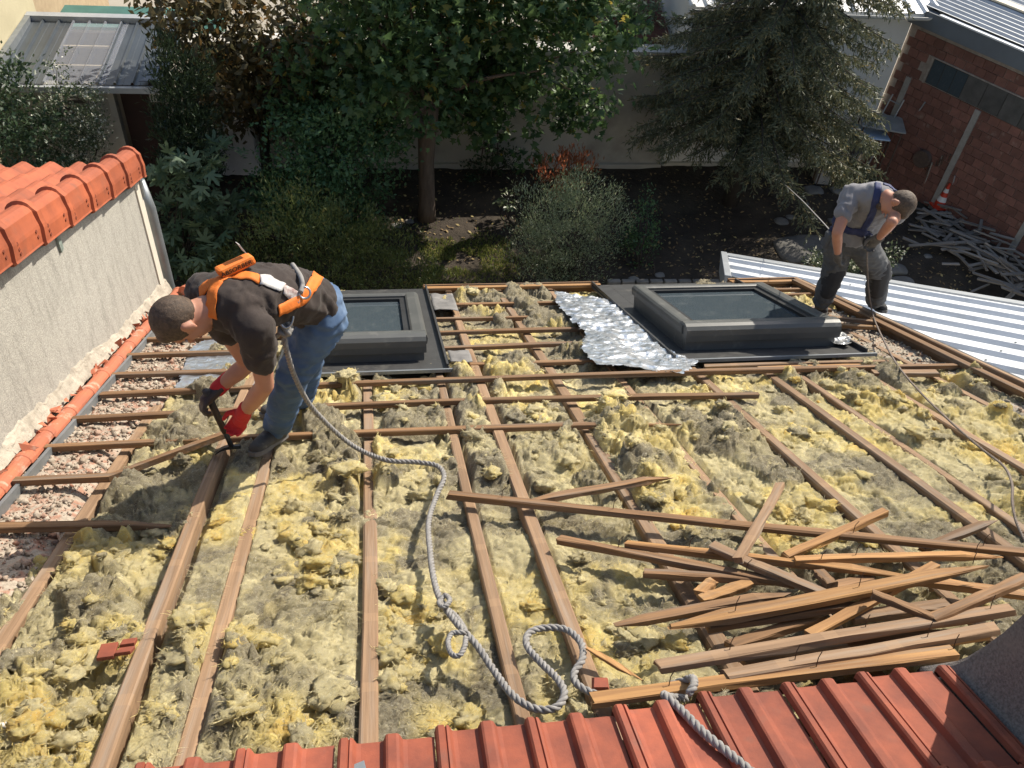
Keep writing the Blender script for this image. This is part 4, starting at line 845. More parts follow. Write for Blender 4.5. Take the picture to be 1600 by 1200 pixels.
rope('safety_rope', 'thick grey twisted rope lying over the red tiles', [RP(1072, 1092, .03), RP(1048, 1090, .07), RP(1038, 1086, .095), RP(1045, 1092, .105), RP(1065, 1110, .10), RP(1100, 1145, .10), RP(1140, 1178, .10), RP(1185, 1215, .10), RP(1240, 1260, .1)], 0.0135)
rope('rope_knot', 'knotted loop of grey rope tail beside the long rope', [RP(693, 932, .05), RP(686, 942, .055), RP(694, 948, .07), RP(703, 938, .07), RP(695, 930, .06), RP(690, 944, .05), RP(712, 962, .03), RP(727, 985, .05), RP(722, 988, .06), RP(706, 990, .055), RP(700, 1005, .05), RP(706, 1022, .045), RP(718, 1024, .05), RP(726, 1010, .06), RP(728, 996, .06)], 0.0095, pitch=0.04)
thin = [hpt(1355, 382, 4.78), hpt(1355, 410, 4.84), hpt(1357, 450, 4.97)] + [RP(1364, 492, .05), RP(1380, 530, .04), RP(1402, 570, .05), RP(1440, 615, .05), RP(1492, 665, .06), RP(1535, 702, .05), RP(1568, 728, .06), RP(1581, 755, .09), RP(1582, 785, .10), RP(1588, 815, .08), RP(1604, 850, .05)]
rope('thin_rope', 'thin brown cord running from the second man down to the pile of battens', thin, 0.0065, pitch=0.03, mater='rope_thin', strands=2)

# ------------------------------------------------------------------ white ribbed metal roof beside the house
M['white_metal'] = mat('white_sheet', (0.70, 0.72, 0.74), (0.64, 0.66, 0.68), scale=3, rough=0.38, metal=0.0, spec=0.5, c3=(0.56, 0.57, 0.57), c3scale=2)
M['grey_trim'] = mat('grey_trim_metal', (0.40, 0.42, 0.44), (0.33, 0.35, 0.37), scale=5, rough=0.45, metal=0.3)
HWH = -0.12
wC = np.array(rf(1137, 403, HWH)); wD = np.array(rf(1600, 481, HWH)); e1 = (wD - wC) / np.linalg.norm(wD - wC); e2 = np.array([e1[1], -e1[0]])
if e2[1] > 0: e2 = -e2
lean = thing('lean_to', 'lean-to with white ribbed metal roof beside the stripped house roof', 'lean-to', R(*(wC + e1 * 1.5), HWH - 1.2))
et = np.array([-0.35, -0.94]); et /= np.linalg.norm(et)
def wstart(b):
    a0 = max(0.0, b * (et @ e1) / (et @ e2)); last = a0
    for a in np.arange(a0, 6, 0.02):
        X, v = wC + e1 * a + e2 * b
        if v < 7.98 and X < 4.24: last = a + 0.02
    return last
pitch_ = 0.345; prof = []; bq = 0.0
for k in range(12):
    b0 = 0.10 + k * pitch_; prof += [(b0, 0.0), (b0 + 0.024, 0.038), (b0 + 0.074, 0.038), (b0 + 0.098, 0.0), (b0 + 0.18, 0.0), (b0 + 0.20, 0.002), (b0 + 0.21, 0.002), (b0 + 0.23, 0.0)]
for j0 in range(0, 12):
    ps = prof[j0 * 8:(j0 + 1) * 8] + [prof[(j0 + 1) * 8]] if j0 < 11 else prof[j0 * 8:]
    V = []; F = []
    for b0, hh in ps:
        a0 = wstart(b0)
        for a in (a0, 2.6 if a0 < 2.5 else a0 + .01, 6.2): q = wC + e1 * a + e2 * b0; V.append(R(q[0], q[1], HWH + hh))
    n = len(ps); F = [(i * 3 + k, i * 3 + k + 1, i * 3 + k + 4, i * 3 + k + 3) for i in range(n - 1) for k in range(2)]
    if wstart(ps[0][0]) < 5.5: MB().add(V, F).build('roof_panel', M['white_metal'], lean)
q0 = wC; q1 = wC + e1 * 6.2
for nm_, a, b_, h0, h1 in (('verge_trim', -0.04, 0.10, -0.1, 0.052),):
    o = R(*(wC + e2 * a - e1 * 0.02), HWH + h0); MB().frame(o, (R(*q1, 0) - R(*q0, 0)), (R(*(wC + e2 * b_), 0) - R(*(wC + e2 * a), 0)), NRM * (h1 - h0)).build(nm_, M['grey_trim'], lean)
ln2 = 1.42; o = R(*(wC - e1 * 0.10 - et * 0.04), HWH - 0.2)
MB().frame(o, R(*(wC + e1 * 0.085), 0) - R(*wC, 0), R(*(wC + et * ln2), 0) - R(*wC, 0), NRM * 0.262).build('end_trim', M['grey_trim'], lean, bevel=0.006)
sc_ = MB()
for k in range(11):
    for a in (1.75, 3.6, 5.2):
        b0 = 0.10 + k * pitch_ + 0.049
        if a > wstart(b0): q = wC + e1 * a + e2 * b0; c = R(*q, HWH + 0.038); sc_.tube([c, c + NRM * 0.01], 0.009, 6)
tag(sc_.build('roof_screws', M['zinc'], lean), kind='stuff')
pw = [R(*(wC + e1 * 0.2 + e2 * 0.2), HWH - 0.06), R(*(wC + e1 * 6 + e2 * 0.2), HWH - 0.06)]
V = [pw[0], pw[1], A(pw[1][0], pw[1][1], 0), A(pw[0][0], pw[0][1], 0)]; dn = np.array([e2[0], e2[1] * 0.9, 0]) * 0.15
MB().add(V + [q + dn for q in V], [(0, 1, 2, 3), (7, 6, 5, 4), (0, 4, 5, 1), (1, 5, 6, 2), (2, 6, 7, 3), (3, 7, 4, 0)]).build('wall', M['trim'], lean)

# ------------------------------------------------------------------ garden walls and buildings behind
M['bwall'] = mat('garden_wall_render', (0.48, 0.445, 0.385), (0.42, 0.39, 0.34), scale=1.5, rough=0.95, bump=0.3, bscale=40, bdist=0.006, c3=(0.27, 0.245, 0.21), c3scale=1.1, c3lo=0.5, c3hi=0.75)
M['whouse'] = mat('white_house_render', (0.72, 0.70, 0.66), (0.65, 0.63, 0.59), scale=2, rough=0.95, bump=0.2, bscale=50, bdist=0.005)
gw = thing('garden_wall', 'beige rendered garden wall behind the trees with a flat coping', 'wall', (1.2, 13.4, 0))
MB().box(-2.72, 5.15, 13.35, 13.55, -0.1, 2.06).build('wall', M['bwall'], gw); MB().box(-2.75, 5.16, 13.29, 13.61, 2.062, 2.14).build('coping', mat('coping_stone', (0.52, 0.50, 0.46), rough=0.9, bump=0.2), gw)
MB().box(-2.72, 5.15, 13.28, 13.348, -0.1, 0.10).build('plinth', M['bwall'], gw)
wh = thing('white_house', 'pale rendered house with white metal roof behind the spruce', 'house', (7.2, 14.5, 0))
MB().box(5.2, 9.02, 13.42, 19.0, -0.1, 2.86).build('wall', M['whouse'], wh); MB().box(5.2, 9.0, 13.36, 13.418, 0.0, 0.09).build('plinth', M['trim'], wh)
V = []; F = []; xs = []
for k in range(18):
    x = 5.0 + k * 0.25; xs += [(x, 0), (x + 0.03, 0.04), (x + 0.07, 0.04), (x + 0.10, 0)]
for x, hh in xs:
    if x < 9.35: V += [(x, 13.16, 2.93 + hh), (x, 19.0, 4.3 + hh)]
MB().add(V, [(2 * i, 2 * i + 2, 2 * i + 3, 2 * i + 1) for i in range(len(V) // 2 - 1)]).build('roof_sheet', M['white_metal'], wh)
gt = MB(); prf = [(0.075 * math.cos(t), 0.075 * math.sin(t)) for t in np.linspace(math.pi, 2 * math.pi, 8)]
V = [A(4.98, 13.14 + a, 2.92 + b_) for a, b_ in prf] + [A(9.4, 13.14 + a, 2.90 + b_) for a, b_ in prf]
gto = gt.add(V, [(i, i + 1, 8 + i + 1, 8 + i) for i in range(7)]).build('gutter', mat('white_gutter', (0.60, 0.60, 0.58), (0.5, 0.5, 0.49), rough=0.5), wh); sm = gto.modifiers.new('t', 'SOLIDIFY'); sm.thickness = 0.006
# brick building
BA = rad(-27); bd = A(-math.sin(BA), -math.cos(BA), 0); bn = A(-math.cos(BA), math.sin(BA), 0); B0 = A(9.06, 13.4, 0)
if bn[0] > 0: bn = -bn
def BP(s, z, o=0.0): return B0 + bd * s + bn * o + A(0, 0, z)
bk = thing('brick_building', 'unrendered hollow brick building with grey fascia and corrugated roof', 'building', BP(2.5, 0, -1))
M['joint'] = mat('grey_mortar', (0.36, 0.31, 0.27), (0.26, 0.225, 0.195), scale=12, rough=0.95, bump=0.4)
MB().frame(BP(-0.05, 0, -0.30), bd * 7, bn * 0.285, A(0, 0, 2.70)).build('wall_core', M['joint'], bk)
M['brick'] = mat('hollow_brick', (0.225, 0.105, 0.080), (0.165, 0.080, 0.062), scale=7, rough=0.9, bump=0.4, bscale=40, bdist=0.006, var=0.2, c3=(0.28, 0.19, 0.15), c3scale=5, c3lo=0.6, c3hi=0.72)
BW, BH = 0.178, 0.137
bm_ = MB(); bm_.frame((0, 0, 0), (BW, 0, 0), (0, 0.04, 0), (0, 0, BH)); bme = pd_mesh('brick', bm_.V, bm_.F); bme.materials.append(M['brick'])
RB = Matrix(((bd[0], -bn[0], 0), (bd[1], -bn[1], 0), (0, 0, 1))).to_4x4()
COLS = [(0.30, 0.95, 1.87), (1.66, 0.0, 1.875), (3.22, 0.0, 1.875)]
spots = []
for cz in range(18):
    for k in range(0, 27):
        s = k * (BW + 0.009) + ((BW + 0.009) / 2 if cz % 2 else 0) + 0.004; z = 0.004 + (BH + 0.0085) * cz
        if s > 4.6 or (s > 0.36 and cz in (13, 14, 15)): continue
        spots.append((s, z))
spots.sort(key=lambda q: (q[0] > 2.9, q[1] < 0.12, q[0])); rest = MB()
for n_, (s, z) in enumerate(spots):
    p = BP(s, z, rng.uniform(-.004, .005))
    if n_ < 298: o = link('brick', bme, None, bk); o.matrix_local = Matrix.Translation(Vector(p - off(bk))) @ RB
    else: rest.frame(p, bd * BW, -bn * 0.04, A(0, 0, BH))
tag(rest.build('far_bricks', M['brick'], bk), kind='stuff')
for c, z0, z1 in COLS: MB().frame(BP(c - 0.055, z0, -0.02), bd * 0.10, bn * 0.045, A(0, 0, z1 - z0)).build('concrete_post', mat('pale_concrete_post', (0.36, 0.34, 0.31), (0.28, 0.265, 0.24), scale=9, rough=0.95), bk)
M['fibre'] = mat('grey_fibre_panel', (0.105, 0.10, 0.092), (0.07, 0.067, 0.062), scale=5, rough=0.95, bump=0.3, bscale=30, bdist=0.006, var=0.12)
MB().frame(BP(0.56, 1.90, -0.012), bd * 4.5, bn * 0.005, A(0, 0, 0.42)).build('window_recess', M['deck'], bk)
for i in range(3): MB().frame(BP(0.60 + i * 0.22, 1.91, -0.004), bd * 0.21, bn * 0.006, A(0, 0, 0.39)).build('pane', M['glass'], bk)
for i in range(10): MB().frame(BP(1.26 + i * 0.36, 1.90 + rng.uniform(-.006, .006), -0.004), bd * 0.35, bn * rng.uniform(0.012, 0.03), A(0, 0, 0.41)).build('fibre_panel', M['fibre'], bk)
MB().frame(BP(0.50, 2.315, -0.01), bd * 4.5, bn * 0.03, A(0, 0, 0.02)).build('lintel', M['joint'], bk)
MB().frame(BP(0.545, 1.89, -0.01), bd * 0.04, bn * 0.03, A(0, 0, 0.42)).build('jamb', M['joint'], bk)
MB().frame(BP(-0.1, 2.702, -0.3), bd * 7, bn * 0.40, A(0, 0, 0.26)).build('fascia', mat('dark_fascia', (0.15, 0.17, 0.19), (0.125, 0.14, 0.16), scale=3, rough=0.55), bk)
MB().frame(BP(0.42, 2.964, 0.02), bd * 6.5, bn * 0.10, A(0, 0, 0.022)).build('roof_edge', M['white_metal'], bk)
M['corr'] = mat('corrugated_sheet', (0.42, 0.44, 0.46), (0.36, 0.38, 0.40), scale=4, rough=0.45, metal=0.2)
V = []; n = 120
for i in range(n):
    o_ = 0.02 - i * 0.045; hh = 2.985 + i * 0.0052 + 0.030 * (i % 3 == 0)
    V += [BP(0.05, hh, o_), BP(6.9, hh, o_)]
MB().add(V, [(2 * i, 2 * i + 1, 2 * i + 3, 2 * i + 2) for i in range(n - 1)]).build('roof_sheet', M['corr'], bk)
MB().frame(BP(0.3, 3.13, -0.95), bd * 6.5, bn * -0.20, A(0, 0, 0.03)).build('clear_strip', mat('yellowed_plastic', (0.62, 0.55, 0.42), rough=0.5), bk)

# ------------------------------------------------------------------ shed
sh = thing('garden_shed', 'garden shed with grey ribbed metal roof, clear roof panel and dark doorway', 'shed', (-3.9, 12.6, 0))
M['shedmetal'] = mat('blue_grey_sheet', (0.085, 0.10, 0.115), (0.07, 0.082, 0.095), scale=2, rough=0.38, metal=0.35, c3=(0.11, 0.118, 0.125), c3scale=1.5, spec=0.35)
M['shedwall'] = mat('shed_render', (0.44, 0.41, 0.35), (0.35, 0.325, 0.28), scale=2, rough=0.95, bump=0.3, c3=(0.25, 0.23, 0.2), c3scale=1.7)
xl, xr, yf, yb, zf, zb = -5.02, -2.78, 11.78, 13.75, 2.16, 2.24
def shedroof(x0, x1, name, mater, dz=0.0, y0=yf, y1=yb):
    V = []; x = x0; P_ = []
    while x < x1 - 0.01: P_ += [(x, 0), (x + 0.012, 0.035), (x + 0.032, 0.035), (x + 0.044, 0), (x + 0.11, 0), (x + 0.113, 0.004), (x + 0.119, 0.004), (x + 0.122, 0)]; x += 0.225
    P_.append((x1, 0))
    for x, hh in P_:
        for y in (y0, y1): V.append((x, y, zf + (zb - zf) * (y - yf) / (yb - yf) + hh + dz))
    return MB().add(V, [(2 * i, 2 * i + 2, 2 * i + 3, 2 * i + 1) for i in range(len(P_) - 1)]).build(name, mater, sh)
shedroof(xl, -4.34, 'roof_sheet', M['shedmetal']); shedroof(-3.68, xr, 'roof_sheet', M['shedmetal'])
m, nt, b = NM('clear_plastic'); b.inputs['Base Color'].default_value = (0.32, 0.34, 0.39, 1); b.inputs['Roughness'].default_value = 0.25; b.inputs['Alpha'].default_value = 0.42; M['clear'] = m
shedroof(-4.36, -3.66, 'clear_panel', m, 0.003)
lat = mat('pale_lath', (0.62, 0.52, 0.36), rough=0.8)
for y in (12.35, 13.0): MB().box(-4.4, -3.62, y, y + 0.03, zf - 0.02, zf + 0.01).build('roof_lath', lat, sh)
MB().box(-3.72, -3.66, 12.0, 13.6, zf - 0.03, zf + 0.0).build('roof_lath', lat, sh)
MB().box(xl, xr, yb - 0.05, yb + 0.1, zb - 0.02, zb + 0.075).build('ridge_flashing', M['grey_trim'], sh)
MB().box(xl + 0.0, xl + 0.08, yf - 0.02, yb, zf + 0.045, zf + 0.15).build('wall_flashing', M['zinc'], sh)
MB().box(xl, xr + 0.08, yf - 0.07, yf + 0.01, zf - 0.09, zf - 0.012).build('gutter', M['grey_trim'], sh)
sw = MB(); sw.box(xl, -4.25, yf + 0.16, yf + 0.28, 0, 2.08); sw.box(-3.9, -3.62, yf + 0.16, yf + 0.28, 0, 2.08); sw.build('wall', M['shedwall'], sh)
MB().box(-4.248, -3.902, yf + 0.17, yf + 0.27, 0, 1.55).build('wall_infill', M['shedwall'], sh)
lv = MB(); lv.box(-4.22, -3.93, yf + 0.15, yf + 0.2, 1.62, 1.66); lv.box(-4.22, -3.93, yf + 0.15, yf + 0.2, 1.72, 1.76); lv.box(-4.22, -3.93, yf + 0.15, yf + 0.2, 1.82, 1.86); lv.build('vent_grille', M['deck'], sh)
MB().box(-3.615, -3.53, yf + 0.14, yf + 0.3, 0, 2.06).build('door_post', M['shedwall'], sh)
MB().box(-3.528, -2.86, yf + 0.45, yf + 0.80, 0, 2.06).build('door', mat('dark_red_door', (0.05, 0.025, 0.022), (0.035, 0.02, 0.018), rough=0.7), sh)
MB().box(-3.05, xr, yf + 0.12, yf + 0.18, 1.86, 2.06).build('white_board', mat('worn_white_board', (0.6, 0.58, 0.53), (0.4, 0.37, 0.33), scale=10, rough=0.8), sh)
MB().box(xr - 0.1, xr, yf + 0.2, yb, 0, 2.1).build('wall', M['shedwall'], sh)
MB().box(xl, xr, yb - 0.1, yb, 0, 2.1).build('wall', M['shedwall'], sh); MB().box(xl, xr, yf + 0.3, yb - 0.11, 0.1, 0.14).build('floor', M['deck'], sh)
ts = MB(); ts.add([(-3.12, yf + 0.02, zf + 0.055), (-2.82, yf + 0.02, zf + 0.06), (-2.80, yf + 0.5, zf + 0.07), (-2.95, yf + 0.45, zf + 0.075)], [(0, 1, 2, 3)])
so = tag(ts.build('slate_sheet', mat('dark_blue_sheet', (0.07, 0.09, 0.14), (0.05, 0.06, 0.09), rough=0.3)), 'dark blue loose sheet at the corner of the shed roof', 'sheet'); so.modifiers.new('t', 'SOLIDIFY').thickness = 0.01
# cream building at the far left, green container and sunlit things behind
cb = thing('cream_building', 'cream rendered building rising beside the shed roof', 'building', (-7, 14, 0))
MB().box(-10, -5.03, 11.0, 14.25, 0, 7).build('wall', mat('cream_wall', (0.47, 0.42, 0.28), (0.41, 0.365, 0.24), scale=2, rough=0.95, bump=0.25, bscale=40), cb)
MB().box(-10, -5.25, 14.26, 19, 0, 5).build('side_wall', mat('sandy_wall', (0.40, 0.31, 0.20), (0.33, 0.25, 0.16), scale=9, rough=0.95, bump=0.4), cb)
gc = thing('metal_container', 'teal green metal container standing behind the shed', 'container', (-3.6, 15.0, 0.03))
MB().box(-4.85, -2.4, 14.5, 15.3, 0.03, 1.80).build('body', mat('teal_paint', (0.07, 0.20, 0.17), (0.055, 0.16, 0.14), scale=4, rough=0.5, c3=(0.12, 0.16, 0.13)), gc)
MB().box(-4.94, -2.36, 14.46, 15.34, 1.802, 1.86).build('rim', mat('teal_rim', (0.05, 0.15, 0.13), rough=0.5), gc)
ledge = MB().box(-2.35, -1.0, 14.0, 14.3, 0, 1.9); tag(ledge.build('white_ledge', mat('white_block', (0.75, 0.73, 0.68), rough=0.8), bevel=0.01), 'low white block wall behind the garden wall', 'wall')
tr_ = thing('tiled_outhouse', 'low outhouse with dark red tiled roof behind the garden wall', 'outhouse', (5.0, 16, 0))
MB().box(3.2, 5.1, 14.3, 17.5, 0, 1.9).build('wall', M['trim'], tr_)
prism([(14.1, 1.92), (17.7, 2.9), (17.7, 3.0), (14.1, 2.02)], 3.05, 5.14).build('roof', mat('old_red_roof', (0.17, 0.07, 0.05), (0.11, 0.05, 0.04), scale=8, rough=0.9, bump=0.5), tr_)

# ------------------------------------------------------------------ things standing about in the yard corner
def post(name, label, p, q, r_, mater, cat='pole', group=None, n=8): return tag(MB().tube([p, q], r_, n).build(name, mater, smooth=False), label, cat, group)
M['alu'] = mat('dull_aluminium', (0.45, 0.46, 0.47), (0.36, 0.37, 0.38), rough=0.5, metal=0.4)
M['rust'] = mat('rusty_iron', (0.12, 0.085, 0.065), (0.08, 0.055, 0.045), scale=20, rough=0.8)
def table(label, P, sx, sy, zt, mater, rot=0.0, tilt=0.0):
    t = thing('old_table', label, 'table', (P[0], P[1], 0)); c, s = math.cos(rot), math.sin(rot); ex, ey = A(c, s, tilt), A(-s, c, 0); O = A(P[0], P[1], zt)
    MB().frame(O - ex * sx / 2 - ey * sy / 2, ex * sx, ey * sy, A(0, 0, 0.03)).build('table_top', mater, t, bevel=0.01)
    for a in (-1, 1):
        for b_ in (-1, 1): q = O + ex * a * (sx / 2 - 0.05) + ey * b_ * (sy / 2 - 0.05); MB().tube([A(q[0], q[1], 0), q], 0.014, 8).build('leg', M['rust'], t)
    return t
P = gz(1358, 208, 1.0); table('pale blue table top on thin legs in the yard corner', P, 0.62, 0.5, 1.0, mat('pale_blue_laminate', (0.42, 0.52, 0.66), (0.38, 0.48, 0.61), rough=0.35), rad(-12))
P = gz(1378, 192, 1.16); table('grey board table top behind the pale blue one', P, 0.75, 0.62, 1.16, mat('grey_board', (0.30, 0.30, 0.29), (0.23, 0.23, 0.22), rough=0.7), rad(-20))
P = gz(1340, 232, 0.62); table('low broken dark table under the pale blue one', P, 0.5, 0.4, 0.62, mat('dark_board', (0.13, 0.125, 0.12), rough=0.8), rad(10), 0.05)
P = gz(1300, 245, 0.55); table('small bench table beside the white cube in the yard corner', P, 0.4, 0.3, 0.55, mat('pale_board', (0.32, 0.30, 0.27), rough=0.8), rad(-5))
P = gz(1281, 282, 0.0); bx = MB(); bx.frame(A(P[0] - .16, P[1] - .12, 0.0), A(.29, -.05, 0), A(.05, .27, 0), A(0, 0, .30)); tag(bx.build('concrete_block', mat('pale_block', (0.42, 0.40, 0.37), (0.33, 0.31, 0.29), scale=7, rough=0.9), bevel=0.012), 'pale concrete block under the edge of the spruce', 'block')
post('metal_pole', 'thin pale pole leaning on the brick wall by the tables', gz(1374, 266), BP(0.75, 1.62, 0.02), 0.014, M['alu'])
fr_ = thing('wall_ladder', 'pale metal ladder frame leaning in the corner of the brick wall', 'ladder', BP(0.3, 0, 0.25))
for s in (0.12, 0.36): MB().tube([BP(s, 0, 0.38), BP(s + 0.02, 1.5, 0.03)], 0.013, 8).build('stile', M['alu'], fr_)
for k in range(6): zz = 0.2 + 0.24 * k; MB().tube([BP(0.12, zz, 0.38 - 0.233 * zz), BP(0.36, zz, 0.38 - 0.233 * zz)], 0.010, 6).build('rung', M['alu'], fr_)
for i in range(9):
    a = A(*gz(1425 + i * 4.5 + rng.uniform(-4, 4), 306 + rng.uniform(-10, 8))); s = 1.22 + 0.045 * i + rng.uniform(-.05, .05); z = 0.62 + 0.035 * i
    post('steel_rod', 'thin rusty rod in the bundle leaning against the brick wall', A(a[0], a[1], ground_z(a[0], a[1])), BP(s, z + rng.uniform(0, .25), 0.03 + rng.uniform(0, .05)), 0.009 + 0.004 * rng.random(), M['rust'] if i % 3 else M['wood_grey'], 'rod', 'rods leaning on the brick wall')
post('steel_post', 'pale thin post standing behind the traffic cone', gz(1478, 330), BP(1.8, 0.75, 0.04), 0.012, M['alu'])
P = BP(1.15, 0.75, 0.03); wb = MB(); wb.tube([P + bn * 0.0, P + bn * 0.08], [0.16, 0.15], 20); tag(wb.build('round_basin', M['rust']), 'dark round basin hung on the brick wall', 'basin')
# traffic cone on its stand of scrap
P = gz(1467, 322, 0.12); cn = thing('traffic_cone', 'orange and white traffic cone standing before the brick wall', 'cone', (P[0], P[1], 0.10))
M['cone'] = mat('orange_plastic', (0.62, 0.055, 0.025), (0.5, 0.045, 0.02), rough=0.5); M['conew'] = mat('cone_white', (0.75, 0.73, 0.7), rough=0.5)
lv_ = [(0.0, .095), (0.10, .085)], [(0.10, .085), (0.19, .064)], [(0.19, .064), (0.27, .047)], [(0.27, .047), (0.34, .034)], [(0.34, .034), (0.44, .017)]
MB().box(P[0] - .13, P[0] + .13, P[1] - .13, P[1] + .13, .10, .135).build('base', M['cone'], cn, bevel=0.012)
for i, l in enumerate(lv_): MB().tube([A(P[0], P[1], .135 + z) for z, _ in l], [r_ for _, r_ in l], 18).build('band' if i % 2 else 'cone_body', M['conew'] if i % 2 else M['cone'], cn)
# pile of old laths
for i in range(92):
    u_ = rng.random(); x = 1440 + 170 * u_ + rng.uniform(-18, 18); y = 338 + 110 * u_ ** 1.1 + rng.gauss(0, 22)
    lyr = rng.random(); P = gz(x, y, 0.05 + 0.30 * lyr * (0.4 + u_)); a = rng.uniform(0, math.pi) if rng.random() < .5 else rng.gauss(-0.6, 0.5); L = rng.uniform(0.25, 0.75)
    d = A(math.cos(a), math.sin(a), rng.uniform(-.22, .22)) * L / 2; z0 = ground_z(P[0], P[1])
    p, q = P - d, P + d; p[2] = max(p[2], z0 + 0.03); q[2] = max(q[2], z0 + 0.03)
    for e in (p, q):                                       # keep clear of the brick wall
        o_ = float((e - B0) @ bn)
        if o_ < 0.06: e += bn * (0.06 - o_)
    o = plank('old_lath', p, q, rng.uniform(0.03, 0.06), 0.022, M['wood_grey'], None, A(rng.uniform(-.3, .3), rng.uniform(-.3, .3), 1), seg=2)
    tag(o, 'grey weathered lath in the heap at the foot of the brick wall', 'lath', 'old laths heaped by the brick wall')
for i, (x0, y0, x1, y1, z0, z1) in enumerate(((1432, 342, 1462, 328, .05, .12), (1440, 345, 1452, 360, .05, .05), (1452, 362, 1475, 345, .06, .1), (1475, 356, 1532, 330, .1, .14), (1500, 345, 1555, 360, .3, .3), (1565, 475, 1596, 445, .05, .2), (1475, 380, 1532, 358, .12, .2))):
    tag(plank('old_board', gz(x0, y0, z0), gz(x1, y1, z1), 0.07, 0.025, M['wood_grey'], None, A(0.1, 0, 1), seg=2), 'wider grey board in the lath heap by the brick wall', 'board', 'wide boards in the lath heap')
# stones, slabs, kerb
def rock(label, P, s, seed, mater, flat=0.5, cat='stone', group=None, name='stone'):
    g = np.random.default_rng(seed); p = ICO3 * 1.0; p = p * (0.7 + 0.6 * fbm3(p * 1.4 + g.random(3) * 30, 3, 2))[:, None]; p = np.clip(p, -0.85, 0.85) * A(*s) ; p[:, 2] = np.maximum(p[:, 2] * flat, -0.1 * s[2])
    return tag(link(name, np_mesh(name, p, ICOF3, False), mater, None, A(P[0], P[1], ground_z(P[0], P[1]))), label, cat, group)
M['stone'] = mat('grey_stone', (0.20, 0.19, 0.175), (0.13, 0.125, 0.115), scale=6, rough=0.95, bump=0.4, var=0.2)
rock('large flat grey boulder lying in the garden beyond the white metal roof', gz(1258, 392), (0.6, 0.42, 0.22), 1, M['stone'])
for i, (x, y, s) in enumerate(((1220, 348, .14), (1235, 340, .1), (1302, 350, .12), (1270, 300, .2), (1310, 300, .18), (1225, 300, .08), (1400, 420, .2), (1412, 440, .22), (990, 440, .1), (1030, 432, .09), (855, 442, .1), (1255, 320, .1), (1180, 285, .08), (620, 352, .1), (640, 346, .08), (1450, 400, .08))):
    rock('loose grey stone lying on the dark soil', gz(x, y), (s, s * 0.8, s * 0.7), 20 + i, M['stone'], group='loose stones in the garden')
for i in range(9):
    a = gz(958 + i * 22, 447); tag(MB().box(a[0] - 0.10, a[0] + 0.095, a[1] - 0.04, a[1] + 0.04, -0.02, 0.11).build('kerb_stone', M['stone'], bevel=0.012), 'grey kerb stone edging the bed beyond the eave', 'kerb', 'kerb stones beyond the eave')
# tarpaulin heap
P = gz(378, 262); tp = MB(); xs = np.linspace(-0.42, 0.42, 22); GX, GY = np.meshgrid(xs, xs); hh = 0.95 * (1 - sstep(0.22, 0.42, np.maximum(np.abs(GX), np.abs(GY)) + 0.05 * (fbm2(GX * 6, GY * 6, 3, 1) - .5))) + 0.10 * fbm2(GX * 8, GY * 8, 4, 3)
tag(link('tarpaulin', np_mesh('tarpaulin', np.stack([GX, GY, hh], -1).reshape(-1, 3), grid_faces(22, 22), True), mat('grey_white_tarp', (0.72, 0.72, 0.72), (0.6, 0.6, 0.61), scale=4, rough=0.5), None, (P[0], P[1] + 0.1, 0)), 'white tarpaulin draped over a heap behind the fig', 'tarpaulin')
# trellis
tl = thing('trellis', 'narrow dark wooden trellis standing before the garden wall', 'trellis', tuple(A(*gz(760, 262, 0))))
P = gz(760, 266); P[1] = 13.05
for dx in (-.16, -.05, .06, .17): MB().bar(A(P[0] + dx * 1.0, P[1], 0), A(P[0] + dx * 0.55 + 0.03, P[1] + 0.1, 0.98), 0.018, 0.018, (0, 1, 0)).build('slat', M['rust'], tl)
for z in (0.5, 0.78): MB().bar(A(P[0] - .16, P[1] + 0.06, z), A(P[0] + .17, P[1] + 0.06, z), 0.02, 0.015, (0, 1, 0)).build('rail', M['rust'], tl)

# ------------------------------------------------------------------ trees and shrubs
T_SIMPLE = ([(0, 0, 0), (0.45, 0.27, 0.06), (1, 0, -0.06), (0.45, -0.27, 0.06)], [(0, 2, 1), (0, 3, 2)])
T_NARROW = ([(0, 0, 0), (0.5, 0.11, 0.02), (1, 0, -0.05), (0.5, -0.11, 0.02)], [(0, 2, 1), (0, 3, 2)])
_o = [(0, 0), (0.08, -0.46), (0.36, -0.24), (0.52, -0.52), (0.64, -0.16), (1, 0), (0.64, 0.16), (0.52, 0.52), (0.36, 0.24), (0.08, 0.46)]
T_MAPLE = ([(0.35, 0, 0.06)] + [(x, y, -0.10 * abs(y) - 0.06 * x) for x, y in _o], [(0, i + 1, (i + 1) % 10 + 1) for i in range(10)])
_o = []
for k in range(5):
    a = rad(-95 + 47 * k); ln_ = (0.62, 0.9, 1.05, 0.9, 0.62)[k]; _o += [(ln_ * math.cos(a - 0.17) * .8, ln_ * math.sin(a - 0.17) * .8), (ln_ * math.cos(a), ln_ * math.sin(a)), (ln_ * math.cos(a + 0.17) * .8, ln_ * math.sin(a + 0.17) * .8), (0.28 * math.cos(a + rad(23)), 0.28 * math.sin(a + rad(23)))]
T_FIG = ([(0, 0, 0)] + [(x, y, -0.12 * math.hypot(x, y) ** 2) for x, y in _o], [(0, i + 1, (i + 1) % 20 + 1) for i in range(20)])
